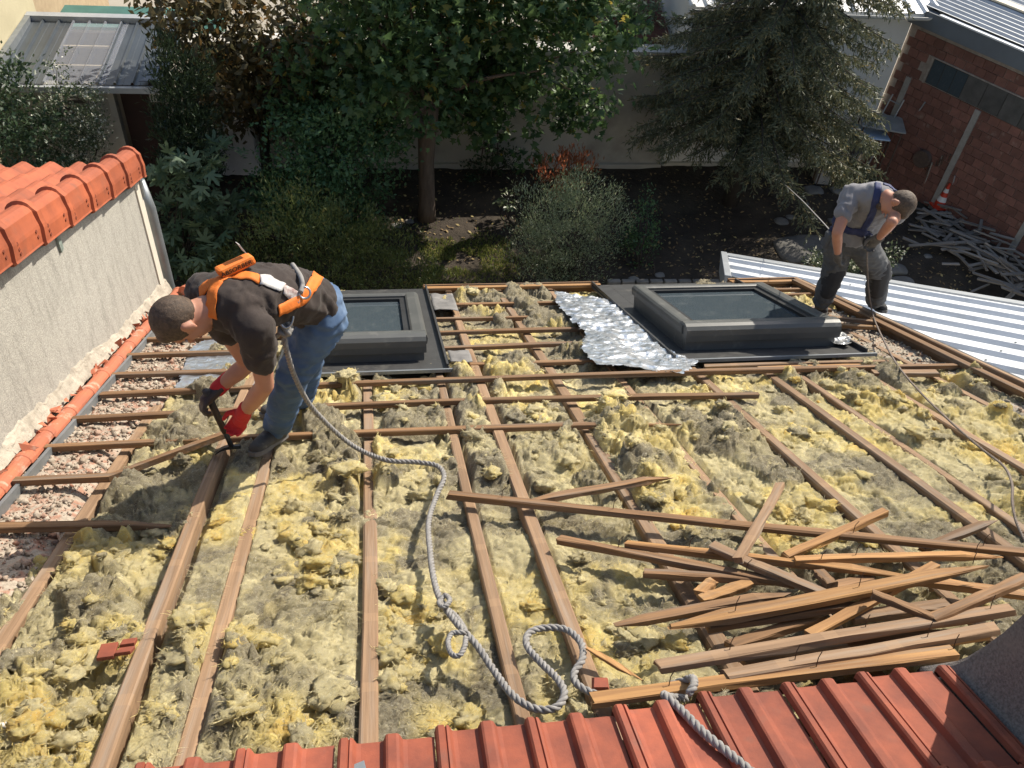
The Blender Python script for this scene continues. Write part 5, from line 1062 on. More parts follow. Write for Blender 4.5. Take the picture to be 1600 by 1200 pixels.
def leaves_mesh(name, P, D, tpl, size, g, o0, upb=0.6, jit=0.9, vmin=0.6):
    """leaf per point P; D = rough growing direction"""
    n = len(P); d = D + g.normal(0, jit, (n, 3)); d /= np.linalg.norm(d, axis=1)[:, None] + 1e-9
    nn = g.normal(0, 0.6, (n, 3)) + A(0, 0, upb); nn -= d * (nn * d).sum(1)[:, None]; nn /= np.linalg.norm(nn, axis=1)[:, None] + 1e-9; w = np.cross(nn, d)
    s = size * g.uniform(vmin, 1.3, n); T_, F_ = tpl; k = len(T_)
    V = np.stack([P + s[:, None] * (q[0] * d + q[1] * w + q[2] * nn) for q in T_], 1).reshape(-1, 3) - o0
    F = (np.arange(n) * k)[:, None, None] + np.array(F_)[None]; r1 = g.random(n); r2 = g.random(n)
    return np_mesh(name, V, F.reshape(-1, 3), False, {'rnd': np.repeat(r1, k), 'rnd2': np.repeat(r2, k)})
def cloud(blobs, n, g, clus=26, sig=0.13, shell=0.35):
    """clustered points in a union of ellipsoids, denser towards the outside"""
    C_, R_ = np.array([b[0] for b in blobs]), np.array([b[1] * np.ones(3) for b in blobs]); wts = R_.prod(1) ** (2 / 3); wts = wts / wts.sum()
    m = max(4, n // clus); idx = g.choice(len(blobs), m, p=wts); u_ = g.normal(size=(m, 3)); u_ /= np.linalg.norm(u_, axis=1)[:, None]
    rr = (shell + (1 - shell) * g.random(m) ** 0.6)[:, None]; cc_ = C_[idx] + u_ * rr * R_[idx]
    k = g.integers(0, m, n); P = cc_[k] + g.normal(0, sig, (n, 3)) * A(1, 1, 0.55); D = (P - C_[idx][k]); D /= np.linalg.norm(D, axis=1)[:, None] + 1e-9
    return P, D, cc_
M['bark'] = mat('brown_bark', (0.17, 0.125, 0.09), (0.11, 0.08, 0.058), scale=6, stretch=(3, 3, 0.6), rough=0.95, bump=0.7, bscale=14, bdist=0.02)
M['barkd'] = mat('dark_bark', (0.06, 0.05, 0.04), (0.04, 0.033, 0.028), scale=8, rough=0.95, bump=0.5)
def plant(name, label, cat, base, blobs, n, tpl, size, mater, seed, stems=14, trunk=None, sr=0.012, clus=26, sig=0.13, shell=0.35, upb=0.6, jit=0.9, D0=None, bark='barkd', group=None, part='foliage', vmin=0.6, trunk_name='stem', gaps=()):
    g = np.random.default_rng(seed); base = A(base[0], base[1], ground_z(base[0], base[1]) - 0.02)
    t = thing(name, label, cat, base, group); P, D, cc_ = cloud(blobs, n, g, clus, sig, shell)
    k = P[:, 2] > 0.02
    for c_, r_ in gaps:
        w_ = P - np.array(c_); d_ = w_ - np.outer(w_ @ SUNV, SUNV); k &= np.linalg.norm(d_, axis=1) > r_
    P, D = P[k], D[k]
    if D0 is not None: D = D * 0.4 + np.array(D0)
    link(part, leaves_mesh(part, P, D, tpl, size, g, base, upb, jit, vmin), mater, t)
    st = MB(); ex = []
    if trunk:
        st.tube([q for q, _ in trunk], [r_ for _, r_ in trunk], 14); tops = [trunk[-1][0]]
        tops = [trunk[-1][0], trunk[-2][0]] if len(trunk) > 2 else tops
    for i in range(stems):
        q = cc_[g.integers(len(cc_))]; s = tops[g.integers(len(tops))] if trunk else base + A(g.normal(0, 0.06), g.normal(0, 0.06), 0)
        mid = s * 0.5 + q * 0.5 + g.normal(0, 0.10, 3) + A(0, 0, 0.12 * np.linalg.norm(q - s) * (0.5 if trunk else -0.1)); r0 = sr * g.uniform(0.7, 1.5)
        st.tube(crom([s, mid, q], 4), list(np.linspace(r0, r0 * 0.22, 9)), 6)
    st.build(trunk_name, M[bark], t, smooth=True)
    return t
def BL(lst, Y, k=88.0, dy=0.5, seed=0, sq=1.0):
    q = random.Random(seed); return [(pY(x, y, Y + q.uniform(-dy, dy)), A(r_ / k, r_ / k * 1.0, r_ / k * sq)) for x, y, r_ in lst]
M['maple'] = leaf_mat('maple_leaf', (0.030, 0.070, 0.028), (0.100, 0.165, 0.056), (0.30, 0.25, 0.05), 0.03, 0.40)
M['brownleaf'] = leaf_mat('dull_brown_leaf', (0.058, 0.055, 0.023), (0.111, 0.088, 0.039), (0.221, 0.137, 0.039), 0.10, 0.25)
M['shrub'] = leaf_mat('shrub_leaf', (0.039, 0.098, 0.042), (0.111, 0.195, 0.078), (0.208, 0.221, 0.065), 0.02, 0.3)
M['fig'] = leaf_mat('fig_leaf', (0.065, 0.111, 0.060), (0.137, 0.189, 0.104), None, 0, 0.22)
M['yew'] = leaf_mat('yew_leaf', (0.052, 0.081, 0.023), (0.124, 0.153, 0.044), (0.208, 0.195, 0.065), 0.05, 0.25)
M['olive'] = leaf_mat('pale_shrub_leaf', (0.130, 0.176, 0.098), (0.273, 0.319, 0.176), (0.520, 0.533, 0.364), 0.08, 0.3, 0.35)
M['redleaf'] = leaf_mat('red_dry_leaf', (0.22, 0.075, 0.032), (0.38, 0.16, 0.065), None, 0, 0.35)
M['thuja'] = leaf_mat('thuja_leaf', (0.018, 0.034, 0.017), (0.042, 0.065, 0.029), None, 0, 0.2)
M['spruce'] = leaf_mat('spruce_needle', (0.058, 0.072, 0.042), (0.150, 0.159, 0.086), (0.260, 0.221, 0.104), 0.08, 0.2, 0.5)
M['ivy'] = leaf_mat('ivy_leaf', (0.023, 0.047, 0.022), (0.046, 0.075, 0.034), None, 0, 0.2)
M['vari'] = leaf_mat('variegated_leaf', (0.046, 0.072, 0.036), (0.111, 0.137, 0.072), (0.585, 0.585, 0.468), 0.16, 0.25, 0.35)
SUN_GAPS = [(gz(700, 365), .36), (gz(740, 415), .40), (gz(665, 400), .24), (gz(620, 352), .14), (gz(775, 395), .14), (pY(890, 330, 10.1), .34), (pY(930, 330, 10.1), .30), (pY(850, 320, 10.1), .22)]  # leaves and needles cleared along sun rays so sunlight reaches these spots
TB = gz(667, 341)
maple = [(560, 50, 80), (545, 150, 60), (620, 120, 75), (640, 10, 95), (720, 55, 95), (700, 160, 48), (770, 140, 70), (800, 10, 95), (850, 85, 85), (890, 165, 52), (925, 115, 52), (945, 35, 65), (825, 215, 40), (500, 80, 55), (510, 165, 42), (590, 195, 38), (760, 205, 30), (720, -90, 110), (860, -70, 90), (560, -80, 90)]
tp_ = [(TB + A(0, 0, -0.05), .155), (TB + A(0, 0, 0.25), .13), (TB + A(-.02, 0, 1.0), .122), (TB + A(-.01, 0, 1.50), .14), (TB + A(-.02, 0, 1.72), .17), (TB + A(.05, .05, 1.95), .12)]
plant('maple_tree', 'broad maple tree with thick bare trunk in the middle of the garden', 'tree', TB, BL(maple, 11.9, 88, 0.75, 2), 17500, T_MAPLE, 0.125, M['maple'], 21, 34, tp_, 0.035, clus=22, sig=0.17, shell=0.3, upb=0.8, bark='bark', part='crown', D0=(0, 0, -0.25), trunk_name='trunk', gaps=SUN_GAPS)
b = gz(425, 300); b[1] = 12.6; b[0] = -1.7
brown = [(330, 50, 62), (395, 35, 70), (425, 110, 58), (355, 120, 55), (450, 160, 45), (300, 0, 60), (470, 60, 50), (400, 180, 35), (340, 170, 28), (260, -20, 40), (480, 120, 40)]
plant('walnut_tree', 'brownish leaved tree between the shed and the maple', 'tree', A(-1.7, 12.7, 0), BL(brown, 12.5, 84, 0.4, 3), 5200, T_SIMPLE, 0.14, M['brownleaf'], 22, 24, [(A(-1.7, 12.7, -0.05), .10), (A(-1.68, 12.7, .9), .08), (A(-1.6, 12.65, 1.6), .06)], 0.022, clus=14, sig=0.15, D0=(0, 0, -0.5), part='crown', trunk_name='trunk')
plant('leafy_shrub', 'tall loose green shrub left of the maple trunk', 'shrub', gz(505, 400), BL([(458, 248, 46), (520, 225, 58), (560, 280, 48), (480, 305, 60), (435, 305, 38), (590, 200, 34), (545, 330, 45), (600, 250, 28), (470, 190, 35)], 11.2, 92, 0.4, 4), 9500, T_SIMPLE, 0.075, M['shrub'], 23, 26, sig=0.12, clus=24)
plant('fig_tree', 'fig tree with large fingered leaves beside the roughcast wall', 'tree', gz(285, 425), BL([(290, 300, 44), (258, 345, 34), (320, 262, 36), (345, 325, 44), (272, 262, 28), (300, 390, 44), (340, 380, 40), (255, 400, 30)], 10.4, 96, 0.3, 5), 620, T_FIG, 0.15, M['fig'], 24, 22, sig=0.10, clus=7, upb=1.2, jit=0.6, shell=0.5, part='crown')
plant('yew_hedge', 'low dense dark olive yew spreading below the eave', 'shrub', gz(510, 440), BL([(420, 390, 55), (500, 395, 66), (580, 405, 55), (640, 425, 40), (455, 340, 45), (400, 430, 45), (540, 360, 45), (610, 380, 35), (660, 445, 30), (350, 430, 45), (520, 440, 60)], 9.7, 98, 0.35, 6), 19000, T_NARROW, 0.062, M['yew'], 25, 24, sig=0.085, clus=30, jit=0.55, D0=(0, 0, 0.9), shell=0.5)
plant('pale_shrub', 'rounded pale leaved shrub in the middle of the bed', 'shrub', gz(890, 436), BL([(880, 355, 62), (855, 325, 46), (925, 322, 42), (838, 385, 42), (900, 405, 52), (945, 350, 38), (870, 425, 40), (910, 290, 25)], 10.1, 95, 0.25, 7), 15500, T_NARROW, 0.048, M['olive'], 26, 40, sig=0.075, clus=34, jit=0.55, D0=(0.15, 0, 0.9), shell=0.45)
plant('sapling', 'slender young shrub to the right of the pale shrub', 'shrub', gz(1000, 420), BL([(1000, 360, 26), (1012, 325, 16), (995, 395, 28), (980, 375, 20), (1025, 370, 18), (1015, 300, 8)], 10.6, 92, 0.12, 8), 1500, T_SIMPLE, 0.045, M['shrub'], 27, 18, sig=0.06, clus=16, D0=(0, 0, 0.8))
plant('red_shrub', 'dry rust red shrub behind the pale shrub', 'shrub', gz(888, 310), BL([(868, 272, 24), (890, 262, 28), (908, 275, 24), (880, 290, 24), (850, 262, 16), (914, 250, 16), (878, 250, 14)], 11.8, 84, 0.12, 9), 1700, T_NARROW, 0.075, M['redleaf'], 28, 34, sig=0.05, clus=16, D0=(0, 0, 1.4), jit=0.4)
plant('thuja_tree', 'dark feathery thuja standing in front of the shed doorway', 'tree', gz(305, 300), BL([(262, 90, 18), (275, 130, 30), (290, 170, 38), (292, 215, 42), (300, 260, 40), (250, 75, 12), (310, 110, 22)], 11.2, 90, 0.15, 10, 1.2), 9500, T_NARROW, 0.085, M['thuja'], 29, 16, sig=0.07, clus=30, D0=(0.1, 0, 0.8), jit=0.5, part='crown')
plant('ivy_mass', 'dark ivy mass at the left edge behind the orange tiled roof', 'shrub', gz(40, 300), BL([(40, 165, 55), (15, 225, 62), (0, 120, 34), (70, 220, 45), (-40, 180, 60), (30, 280, 60)], 10.9, 92, 0.25, 11), 5200, T_SIMPLE, 0.07, M['ivy'], 30, 14, sig=0.09, clus=24)
plant('variegated_shrub', 'speckled pale leaved shrub before the shed wall', 'shrub', gz(115, 290), BL([(112, 190, 42), (95, 135, 24), (132, 168, 30), (82, 100, 10), (105, 235, 42), (108, 105, 8), (140, 210, 25), (92, 82, 7)], 11.15, 90, 0.12, 12), 5200, T_SIMPLE, 0.038, M['vari'], 31, 24, sig=0.05, clus=26, D0=(0, 0, .5))
plant('glossy_shrub', 'small glossy shrub behind the second man', 'shrub', gz(1320, 446), BL([(1285, 412, 24), (1320, 405, 26), (1345, 420, 26), (1300, 430, 26), (1392, 400, 16), (1370, 415, 18)], 9.7, 95, 0.15, 13), 2300, T_SIMPLE, 0.055, M['vari'], 32, 16, sig=0.06, clus=16)
plant('low_bush', 'small dark bush at the foot of the garden wall trellis', 'shrub', gz(765, 268), BL([(758, 250, 14), (790, 250, 20), (735, 265, 14)], 12.9, 84, 0.08, 14), 700, T_SIMPLE, 0.06, M['ivy'], 33, 8, sig=0.05, clus=14)
plant('sunlit_bush', 'ochre sunlit bush behind the garden wall beside the shed', 'shrub', A(-2.0, 15.2, 0), BL([(295, 40, 30), (318, 55, 22), (275, 55, 18), (310, 20, 30)], 14.9, 74, 0.1, 15), 1700, T_SIMPLE, 0.07, mat_ if False else leaf_mat('ochre_leaf', (0.16, 0.14, 0.04), (0.28, 0.24, 0.08), None, 0, 0.35), 34, 8, sig=0.08)
plant('sunlit_bush', 'yellow green bush showing between maple and spruce above the wall', 'shrub', A(3.9, 14.9, 0), BL([(965, 30, 30), (990, 15, 34), (1010, 30, 20), (940, 10, 30)], 14.6, 72, 0.2, 16), 1800, T_SIMPLE, 0.08, M['olive'], 35, 8, sig=0.09)
plant('leafy_sprig', 'pale leaved sprig beside the pale shrub', 'shrub', gz(800, 350), BL([(793, 312, 12), (785, 318, 8)], 11.2, 90, 0.03, 17), 90, T_SIMPLE, 0.07, M['vari'], 36, 6, sig=0.04, clus=8)

# spruce: drooping boughs with hanging twigs
def spruce(label, base, H, Rm, seed):
    g = np.random.default_rng(seed); t = thing('spruce_tree', label, 'tree', base)
    tr = MB(); tr.tube([base + A(0, 0, -0.05), base + A(0.03, 0, H * 0.5), base + A(0, 0, H)], [0.14, 0.085, 0.01], 12); tr.build('trunk', M['barkd'], t, smooth=True)
    NP, ND = [], []; bo = MB()
    nb_ = 270
    for i in range(nb_):
        z = 1.25 + (H - 1.4) * (i / nb_) ** 1.15; L = Rm * (1 - z / (H * 1.06)) ** 0.75 * g.uniform(0.65, 1.1) + 0.1; a = i * 2.399 + g.normal(0, 0.25); d = A(math.cos(a), math.sin(a), 0)
        droop = 0.17 + 0.20 * (1 - z / H); c = [base + A(0, 0, z) + d * L * s + A(0, 0, L * (0.14 * math.sin(s * 2.2) - droop * s ** 1.6 + 0.12 * s ** 5)) for s in np.linspace(0, 1, 7)]
        bo.tube(c, list(np.linspace(0.018, 0.004, 7)), 5)
        cp_ = np.array(crom(c, 5)); side = np.cross(d, A(0, 0, 1))
        for s in np.linspace(0.14, 1.0, int(12 + 17 * L)):
            p = cp_[int(s * (len(cp_) - 1))]
            for sd_ in (-1, 1):
                if g.random() < 0.12: continue
                tl_ = (0.10 + 0.32 * L / Rm * (1 - 0.65 * s)) * g.uniform(0.6, 1.3); td = d * g.uniform(0.35, 0.8) + side * sd_ * g.uniform(0.35, 0.9) + A(0, 0, -g.uniform(0.25, 0.9))
                td /= np.linalg.norm(td); m = int(6 + tl_ * 38); q = np.linspace(0, 1, m)[:, None]
                pts = p + td * tl_ * q + A(0, 0, -0.10 * tl_) * q ** 2; NP.append(pts); ND.append(np.repeat(td[None] * 1.2 + A(0, 0, -0.15), m, 0))
    bo.build('boughs', M['barkd'], t)
    NP = np.concatenate(NP); ND = np.concatenate(ND)
    k = np.ones(len(NP), bool)
    for c_, r_ in SUN_GAPS[5:]:
        w_ = NP - np.array(c_); d_ = w_ - np.outer(w_ @ SUNV, SUNV); k &= np.linalg.norm(d_, axis=1) > r_ * 0.9
    NP, ND = NP[k], ND[k]; link('needles', leaves_mesh('needles', NP, ND, T_NARROW, 0.082, g, base, 0.3, 0.75), M['spruce'], t)
    print('spruce', len(NP)); return t
SB = gz(1140, 318)
spruce('large drooping spruce in front of the pale house', A(SB[0], SB[1], 0), 8.8, 2.15, 5)

# grass patch by the maple
g = np.random.default_rng(8); n = 9000; c0 = gz(690, 405); xy = np.stack([g.normal(0, 0.75, n), g.normal(0, 0.40, n)], 1) + c0[:2]; xy[:, 0] += 0.2
keep_ = fbm2(xy[:, 0] * 2.2, xy[:, 1] * 2.2, 3, 1) > 0.46; xy = xy[keep_]; n = len(xy)
zz = np.array([0.0] * n); inn_ = 1.0; zz = 0.14 * (fbm2(xy[:, 0] * 0.9, xy[:, 1] * 0.9, 4, 2) - 0.5) + 0.05 * (fbm2(xy[:, 0] * 4, xy[:, 1] * 4, 3, 3) - 0.5)
tag(link('grass', leaves_mesh('grass', np.column_stack([xy, zz]), np.tile(A(0, 0, 1.0), (n, 1)), T_NARROW, 0.06, g, np.zeros(3), 0.2, 0.5), leaf_mat('moss_grass', (0.09, 0.125, 0.03), (0.19, 0.22, 0.055), (0.30, 0.27, 0.10), 0.12, 0.3)), 'mossy short grass in the sunlit patch below the maple', 'grass', kind='stuff')

# ------------------------------------------------------------------ people
def unit(v): v = np.array(v, float); return v / (np.linalg.norm(v) + 1e-9)
def chain(mb, pts, lat=None, k=1.0, n=10):
    """row of overlapping balls from joint to joint; lat/k widen them sideways"""
    for i in range(len(pts) - 1):
        (p, r0), (q, r1) = pts[i], pts[i + 1]; p = np.array(p, float); q = np.array(q, float); L = np.linalg.norm(q - p); m = max(1, int(math.ceil(L / (0.30 * min(r0, r1)))))
        for j in range(m + (1 if i == len(pts) - 2 else 0)):
            s = j / m; c = p * (1 - s) + q * s; r_ = r0 * (1 - s) + r1 * s
            if lat is None: mb.sphere(c, r_, n, 7)
            else:
                l = unit(lat); a = unit(q - p); b_ = unit(np.cross(l, a)); l = np.cross(a, b_) * (1 if True else 1); mb.sphere(c, (r_ * k, r_, r_ * 0.9), n, 7, (l, b_, a))
    return mb
def skin(name, mb, voxel, mater, parent, it=6, wr=0.0, wsc=14.0, seed=0, fold=None):
    o0 = off(parent); me = pd_mesh(name, [v - o0 for v in mb.V], mb.F); tmp = bpy.data.objects.new('tmp', me); COL.objects.link(tmp)
    rm = tmp.modifiers.new('r', 'REMESH'); rm.mode = 'VOXEL'; rm.voxel_size = voxel; rm.use_smooth_shade = True
    sm = tmp.modifiers.new('s', 'SMOOTH'); sm.iterations = it; sm.factor = 0.5
    dg = bpy.context.evaluated_depsgraph_get(); out = bpy.data.meshes.new_from_object(tmp.evaluated_get(dg)); bpy.data.objects.remove(tmp)
    out.name = name; out.materials.clear()
    if wr:
        n = len(out.vertices); co = np.empty(n * 3); no = np.empty(n * 3); out.vertices.foreach_get('co', co); out.vertex_normals.foreach_get('vector', no); co = co.reshape(-1, 3); no = no.reshape(-1, 3)
        sp_ = co * wsc * (np.array(fold) if fold is not None else 1.0) + seed
        f = np.abs(fbm3(sp_ + 1.5 * fbm3(co * 6 + seed, 2, 3)[:, None], 3, 1) - 0.5) * 2
        co = co + no * (wr * (0.45 - f))[:, None]; out.vertices.foreach_set('co', co.ravel()); out.update()
    out.polygons.foreach_set('use_smooth', [True] * len(out.polygons))
    return link(name, out, mater, parent)
def bvh_of(objs):
    V = []; F = []
    for o in objs:
        m = o.matrix_local; p = o.parent; l = Vector(p.location) if p else Vector((0, 0, 0)); n = len(V)
        V += [m @ q.co + l for q in o.data.vertices]; F += [tuple(i + n for i in f.vertices) for f in o.data.polygons]
    return BVHTree.FromPolygons(V, F)
def cast(bv, x, y):
    d = Vector(ray(x, y)).normalized(); h = bv.ray_cast(Vector(CAM), d); 
    return (np.array(h[0]), np.array(h[1])) if h[0] is not None else None
def strap(name, bv, px, w, mater, parent, lift=0.006, th=0.004):
    """webbing laid on the clothes along a line of picture points"""
    pts = []
    for i in range(len(px) - 1):
        for s in np.linspace(0, 1, 6, endpoint=i == len(px) - 2):
            h = cast(bv, px[i][0] * (1 - s) + px[i + 1][0] * s, px[i][1] * (1 - s) + px[i + 1][1] * s)
            if h is not None: pts.append(h)
    if len(pts) < 3: print('STRAP MISS', name, len(pts)); return None
    C_ = np.array([p for p, _ in pts]); Nn = np.array([n for _, n in pts])
    for _ in range(3): C_[1:-1] = (C_[:-2] + C_[2:]) / 4 + C_[1:-1] / 2; Nn[1:-1] = (Nn[:-2] + Nn[2:]) / 4 + Nn[1:-1] / 2
    V = []; F = []; n = len(C_)
    for i in range(n):
        t = unit(C_[min(i + 1, n - 1)] - C_[max(i - 1, 0)]); nn = unit(Nn[i] - t * (Nn[i] @ t)); s = np.cross(t, nn); c = C_[i] + nn * lift
        for a in (-1, -0.4, 0.4, 1):
            q = c + s * a * w / 2; h = bv.find_nearest(Vector(q))
            if h[0] is not None:
                hp = np.array(h[0]); dd = np.linalg.norm(hp - q)
                if dd < 0.05: q = hp + np.array(h[1]) * lift * (1 if np.dot(np.array(h[1]), nn) > 0 else -1)
            V.append(q)
    F = [(i * 4 + k, i * 4 + k + 1, (i + 1) * 4 + k + 1, (i + 1) * 4 + k) for i in range(n - 1) for k in range(3)]
    o = MB().add(V, F).build(name, mater, parent, smooth=True); o.modifiers.new('t', 'SOLIDIFY').thickness = th; return o
M['skin'] = mat('bare_skin', (0.46, 0.225, 0.145), (0.40, 0.185, 0.12), scale=9, rough=0.55, bump=0.1, bscale=120, bdist=0.001, spec=0.4)  # plain skin colour, the same for both men
for _m in ('skin',): M[_m].node_tree.nodes['Principled BSDF'].inputs['Subsurface Weight'].default_value = 0.12; M[_m].node_tree.nodes['Principled BSDF'].inputs['Subsurface Radius'].default_value = (0.02, 0.008, 0.005); M[_m].node_tree.nodes['Principled BSDF'].inputs['Subsurface Scale'].default_value = 0.5
M['hair'] = mat('short_brown_hair', (0.105, 0.068, 0.043), (0.05, 0.033, 0.022), scale=90, stretch=(1, 1, 1), rough=0.6, bump=0.9, bscale=260, bdist=0.004)
M['blackshirt'] = mat('washed_black_cotton', (0.044, 0.032, 0.027), (0.028, 0.021, 0.018), scale=5, rough=0.9, bump=0.4, bscale=22, bdist=0.008, sheen=0.08)
M['jeans'] = mat('blue_denim', (0.085, 0.145, 0.25), (0.055, 0.095, 0.175), scale=6, rough=0.9, bump=0.3, bscale=200, bdist=0.001, c3=(0.19, 0.25, 0.34), c3scale=4, c3lo=0.5, c3hi=0.75)
M['orange'] = mat('orange_webbing', (0.72, 0.19, 0.025), (0.62, 0.15, 0.02), scale=30, rough=0.7, bump=0.2, bscale=150)
M['greyweb'] = mat('grey_reflective', (0.52, 0.51, 0.49), (0.40, 0.39, 0.38), scale=40, rough=0.6)
M['redglove'] = mat('red_knit', (0.50, 0.025, 0.028), (0.40, 0.02, 0.024), scale=40, rough=0.85, bump=0.3, bscale=160, bdist=0.002)
M['blackglove'] = mat('black_latex', (0.035, 0.03, 0.03), (0.05, 0.028, 0.028), scale=12, rough=0.6)
M['boot'] = mat('grey_boot_leather', (0.085, 0.08, 0.075), (0.05, 0.048, 0.046), scale=14, rough=0.85, bump=0.5, bscale=50, bdist=0.004, c3=(0.22, 0.21, 0.195), c3scale=12, c3lo=0.55, c3hi=0.75)
M['steel'] = mat('bright_steel', (0.55, 0.55, 0.56), rough=0.3, metal=0.9)
M['tool'] = mat('blued_tool_steel', (0.06, 0.065, 0.08), (0.045, 0.05, 0.06), rough=0.4, metal=0.6)
M['greytee'] = mat('grey_cotton', (0.215, 0.21, 0.22), (0.17, 0.165, 0.175), scale=5, rough=0.92, bump=0.25, bscale=26, bdist=0.006, sheen=0.2)
M['worktr'] = mat('grey_work_cloth', (0.10, 0.102, 0.105), (0.075, 0.077, 0.08), scale=8, rough=0.9, bump=0.3, bscale=40, c3=(0.17, 0.165, 0.155), c3scale=6, c3lo=0.56, c3hi=0.75)
M['kneepad'] = mat('black_knee_cloth', (0.028, 0.028, 0.03), (0.04, 0.04, 0.042), scale=9, rough=0.85)
M['navy'] = mat('navy_webbing', (0.025, 0.035, 0.11), (0.02, 0.027, 0.08), scale=30, rough=0.7)
M['greyglove'] = mat('grey_knit_glove', (0.13, 0.12, 0.11), (0.08, 0.075, 0.07), scale=25, rough=0.9, bump=0.3, bscale=120)
M['lip'] = mat('lip_skin', (0.36, 0.13, 0.10), rough=0.5)

def head_parts(mb, c, up, fwd, s=1.0):
    """skull, jaw, nose, ears; up = crown, fwd = face"""
    up = unit(up); fwd = unit(fwd - up * np.dot(up, fwd)); sd_ = np.cross(fwd, up); P = lambda f, l, u_: c + s * (fwd * f + sd_ * l + up * u_); ax = (sd_, fwd, up)
    mb.sphere(P(-.012, 0, .022), A(.076, .095, .092) * s, 16, 12, ax); mb.sphere(P(.022, 0, -.045), A(.060, .068, .072) * s, 14, 10, ax); mb.sphere(P(.055, 0, -.088), A(.030, .028, .026) * s, 10, 8, ax)
    mb.sphere(P(.070, 0, .030), A(.045, .024, .022) * s, 10, 8, ax)                     # brow
    chain(mb, [(P(.086, 0, .012), .010 * s), (P(.106, 0, -.024), .0135 * s)])           # nose
    for l in (-1, 1):
        mb.sphere(P(.058, .036 * l, -.022), A(.022, .020, .022) * s, 8, 6, ax)          # cheek
        mb.sphere(P(-.008, .080 * l, -.012), A(.009, .020, .032) * s, 10, 8, ax); mb.sphere(P(-.016, .085 * l, .004), A(.008, .014, .020) * s, 8, 6, ax)   # ear
    mb.sphere(P(.082, 0, -.056), A(.022, .010, .008) * s, 8, 6, ax)
    return P, ax
def face_bits(P, ax, s, parent):
    for l in (-1, 1):
        MB().sphere(P(.080, .031 * l, .004), A(.011, .006, .006) * s, 10, 8, ax).build('eye', mat('eye_white', (0.55, 0.53, 0.5), rough=0.3) if l < 0 else bpy.data.materials['eye_white'], parent, smooth=True)
        eb = MB(); chain(eb, [(P(.088, .016 * l, .026), .005 * s), (P(.082, .046 * l, .026), .004 * s)]); eb.build('eyebrow', M['hair'], parent, smooth=True)
    lp = MB(); chain(lp, [(P(.086, -.02, -.056), .005 * s), (P(.092, 0, -.055), .007 * s), (P(.086, .02, -.056), .005 * s)]); lp.build('mouth', M['lip'], parent, smooth=True)
def hair_cap(name, c, up, fwd, s, parent, seed=0):
    up = unit(up); fwd = unit(fwd - up * np.dot(up, fwd)); sd_ = np.cross(fwd, up); P = lambda f, l, u_: c + s * (fwd * f + sd_ * l + up * u_); ax = (sd_, fwd, up); mb = MB()
    mb.sphere(P(-.0165, 0, .0285), A(.0785, .0955, .0925) * s, 20, 16, ax); mb.sphere(P(-.036, 0, -.010), A(.066, .060, .052) * s, 14, 10, ax); mb.sphere(P(.038, 0, .074), A(.050, .040, .036) * s, 12, 9, ax)
    o = skin(name, mb, 0.006 * s, M['hair'], parent, 3, 0.004, 60, seed); return o
def hand(mb, wrist, palm_dir, palm_n, s=1.0, curl=0.9, side=1, spread=0.0):
    """palm, four unequal curled fingers and a thumb from the side of the palm"""
    d = unit(palm_dir); n = unit(palm_n - d * np.dot(d, palm_n)); w = np.cross(n, d) * side
    c = wrist + d * 0.05 * s; chain(mb, [(wrist, .030 * s), (wrist + d * .045 * s, .030 * s), (wrist + d * .085 * s, .028 * s)], w, 1.35)
    for k, (o_, ln_) in enumerate(((-.033, .066), (-.011, .078), (.011, .074), (.032, .058))):
        p = wrist + d * .092 * s + w * o_ * s; a = p; dd = d + w * spread * (k - 1.5) * .15; pts = [(a, .0115 * s)]; ang = 0
        for j, f in enumerate((0.45, 0.32, 0.23)):
            ang += curl * (0.55 + 0.35 * j); v = dd * math.cos(ang) + n * math.sin(ang); a = a + v * ln_ * f * s * 1.15; pts.append((a, (.0108 - .0012 * j) * s))
        chain(mb, pts, n=8)
    p = wrist + d * .03 * s - w * .036 * s; t1 = unit(d * 0.7 - w * 0.6 + n * 0.45); t2 = unit(d * 0.75 + w * 0.05 + n * 0.65)
    chain(mb, [(p, .015 * s), (p + t1 * .042 * s, .0128 * s), (p + t1 * .042 * s + t2 * .034 * s, .0105 * s)], n=8)
    return mb
def boot(name, ankle, heel, toe, parent, mater, s=1.0):
    f = unit(toe - heel); f = unit(f - NRM * (f @ NRM)); sd_ = np.cross(f, NRM); hb = heel; mb = MB()
    chain(mb, [(ankle, .056 * s), (hb + NRM * .055 * s + f * .035 * s, .050 * s)]); chain(mb, [(hb + NRM * .042 * s + f * .03, .042 * s), (hb + NRM * .048 * s + f * .12 * s, .044 * s), (hb + NRM * .040 * s + f * .20 * s, .040 * s), (hb + NRM * .036 * s + f * .245 * s, .034 * s)], sd_, 1.12)
    o = skin(name, mb, 0.008, mater, parent, 4, 0.004, 30)
    sl = MB(); L = .285 * s
    prof = [(-.005, .030), (.05, .036), (.13, .034), (.20, .044), (.25, .040), (.28, .020)]; V = []
    for z in (0.002, 0.026): V += [hb + f * a * s + sd_ * w * s + NRM * z for a, w in prof] + [hb + f * a * s - sd_ * w * s + NRM * z for a, w in prof[::-1]]
    n = len(prof) * 2; sl.add(V, [tuple(range(n))[::-1], tuple(range(n, 2 * n))] + [(i, (i + 1) % n, n + (i + 1) % n, n + i) for i in range(n)]); sl.build('sole', mat('boot_sole', (0.16, 0.15, 0.14), rough=0.9), o if False else parent)
    return o

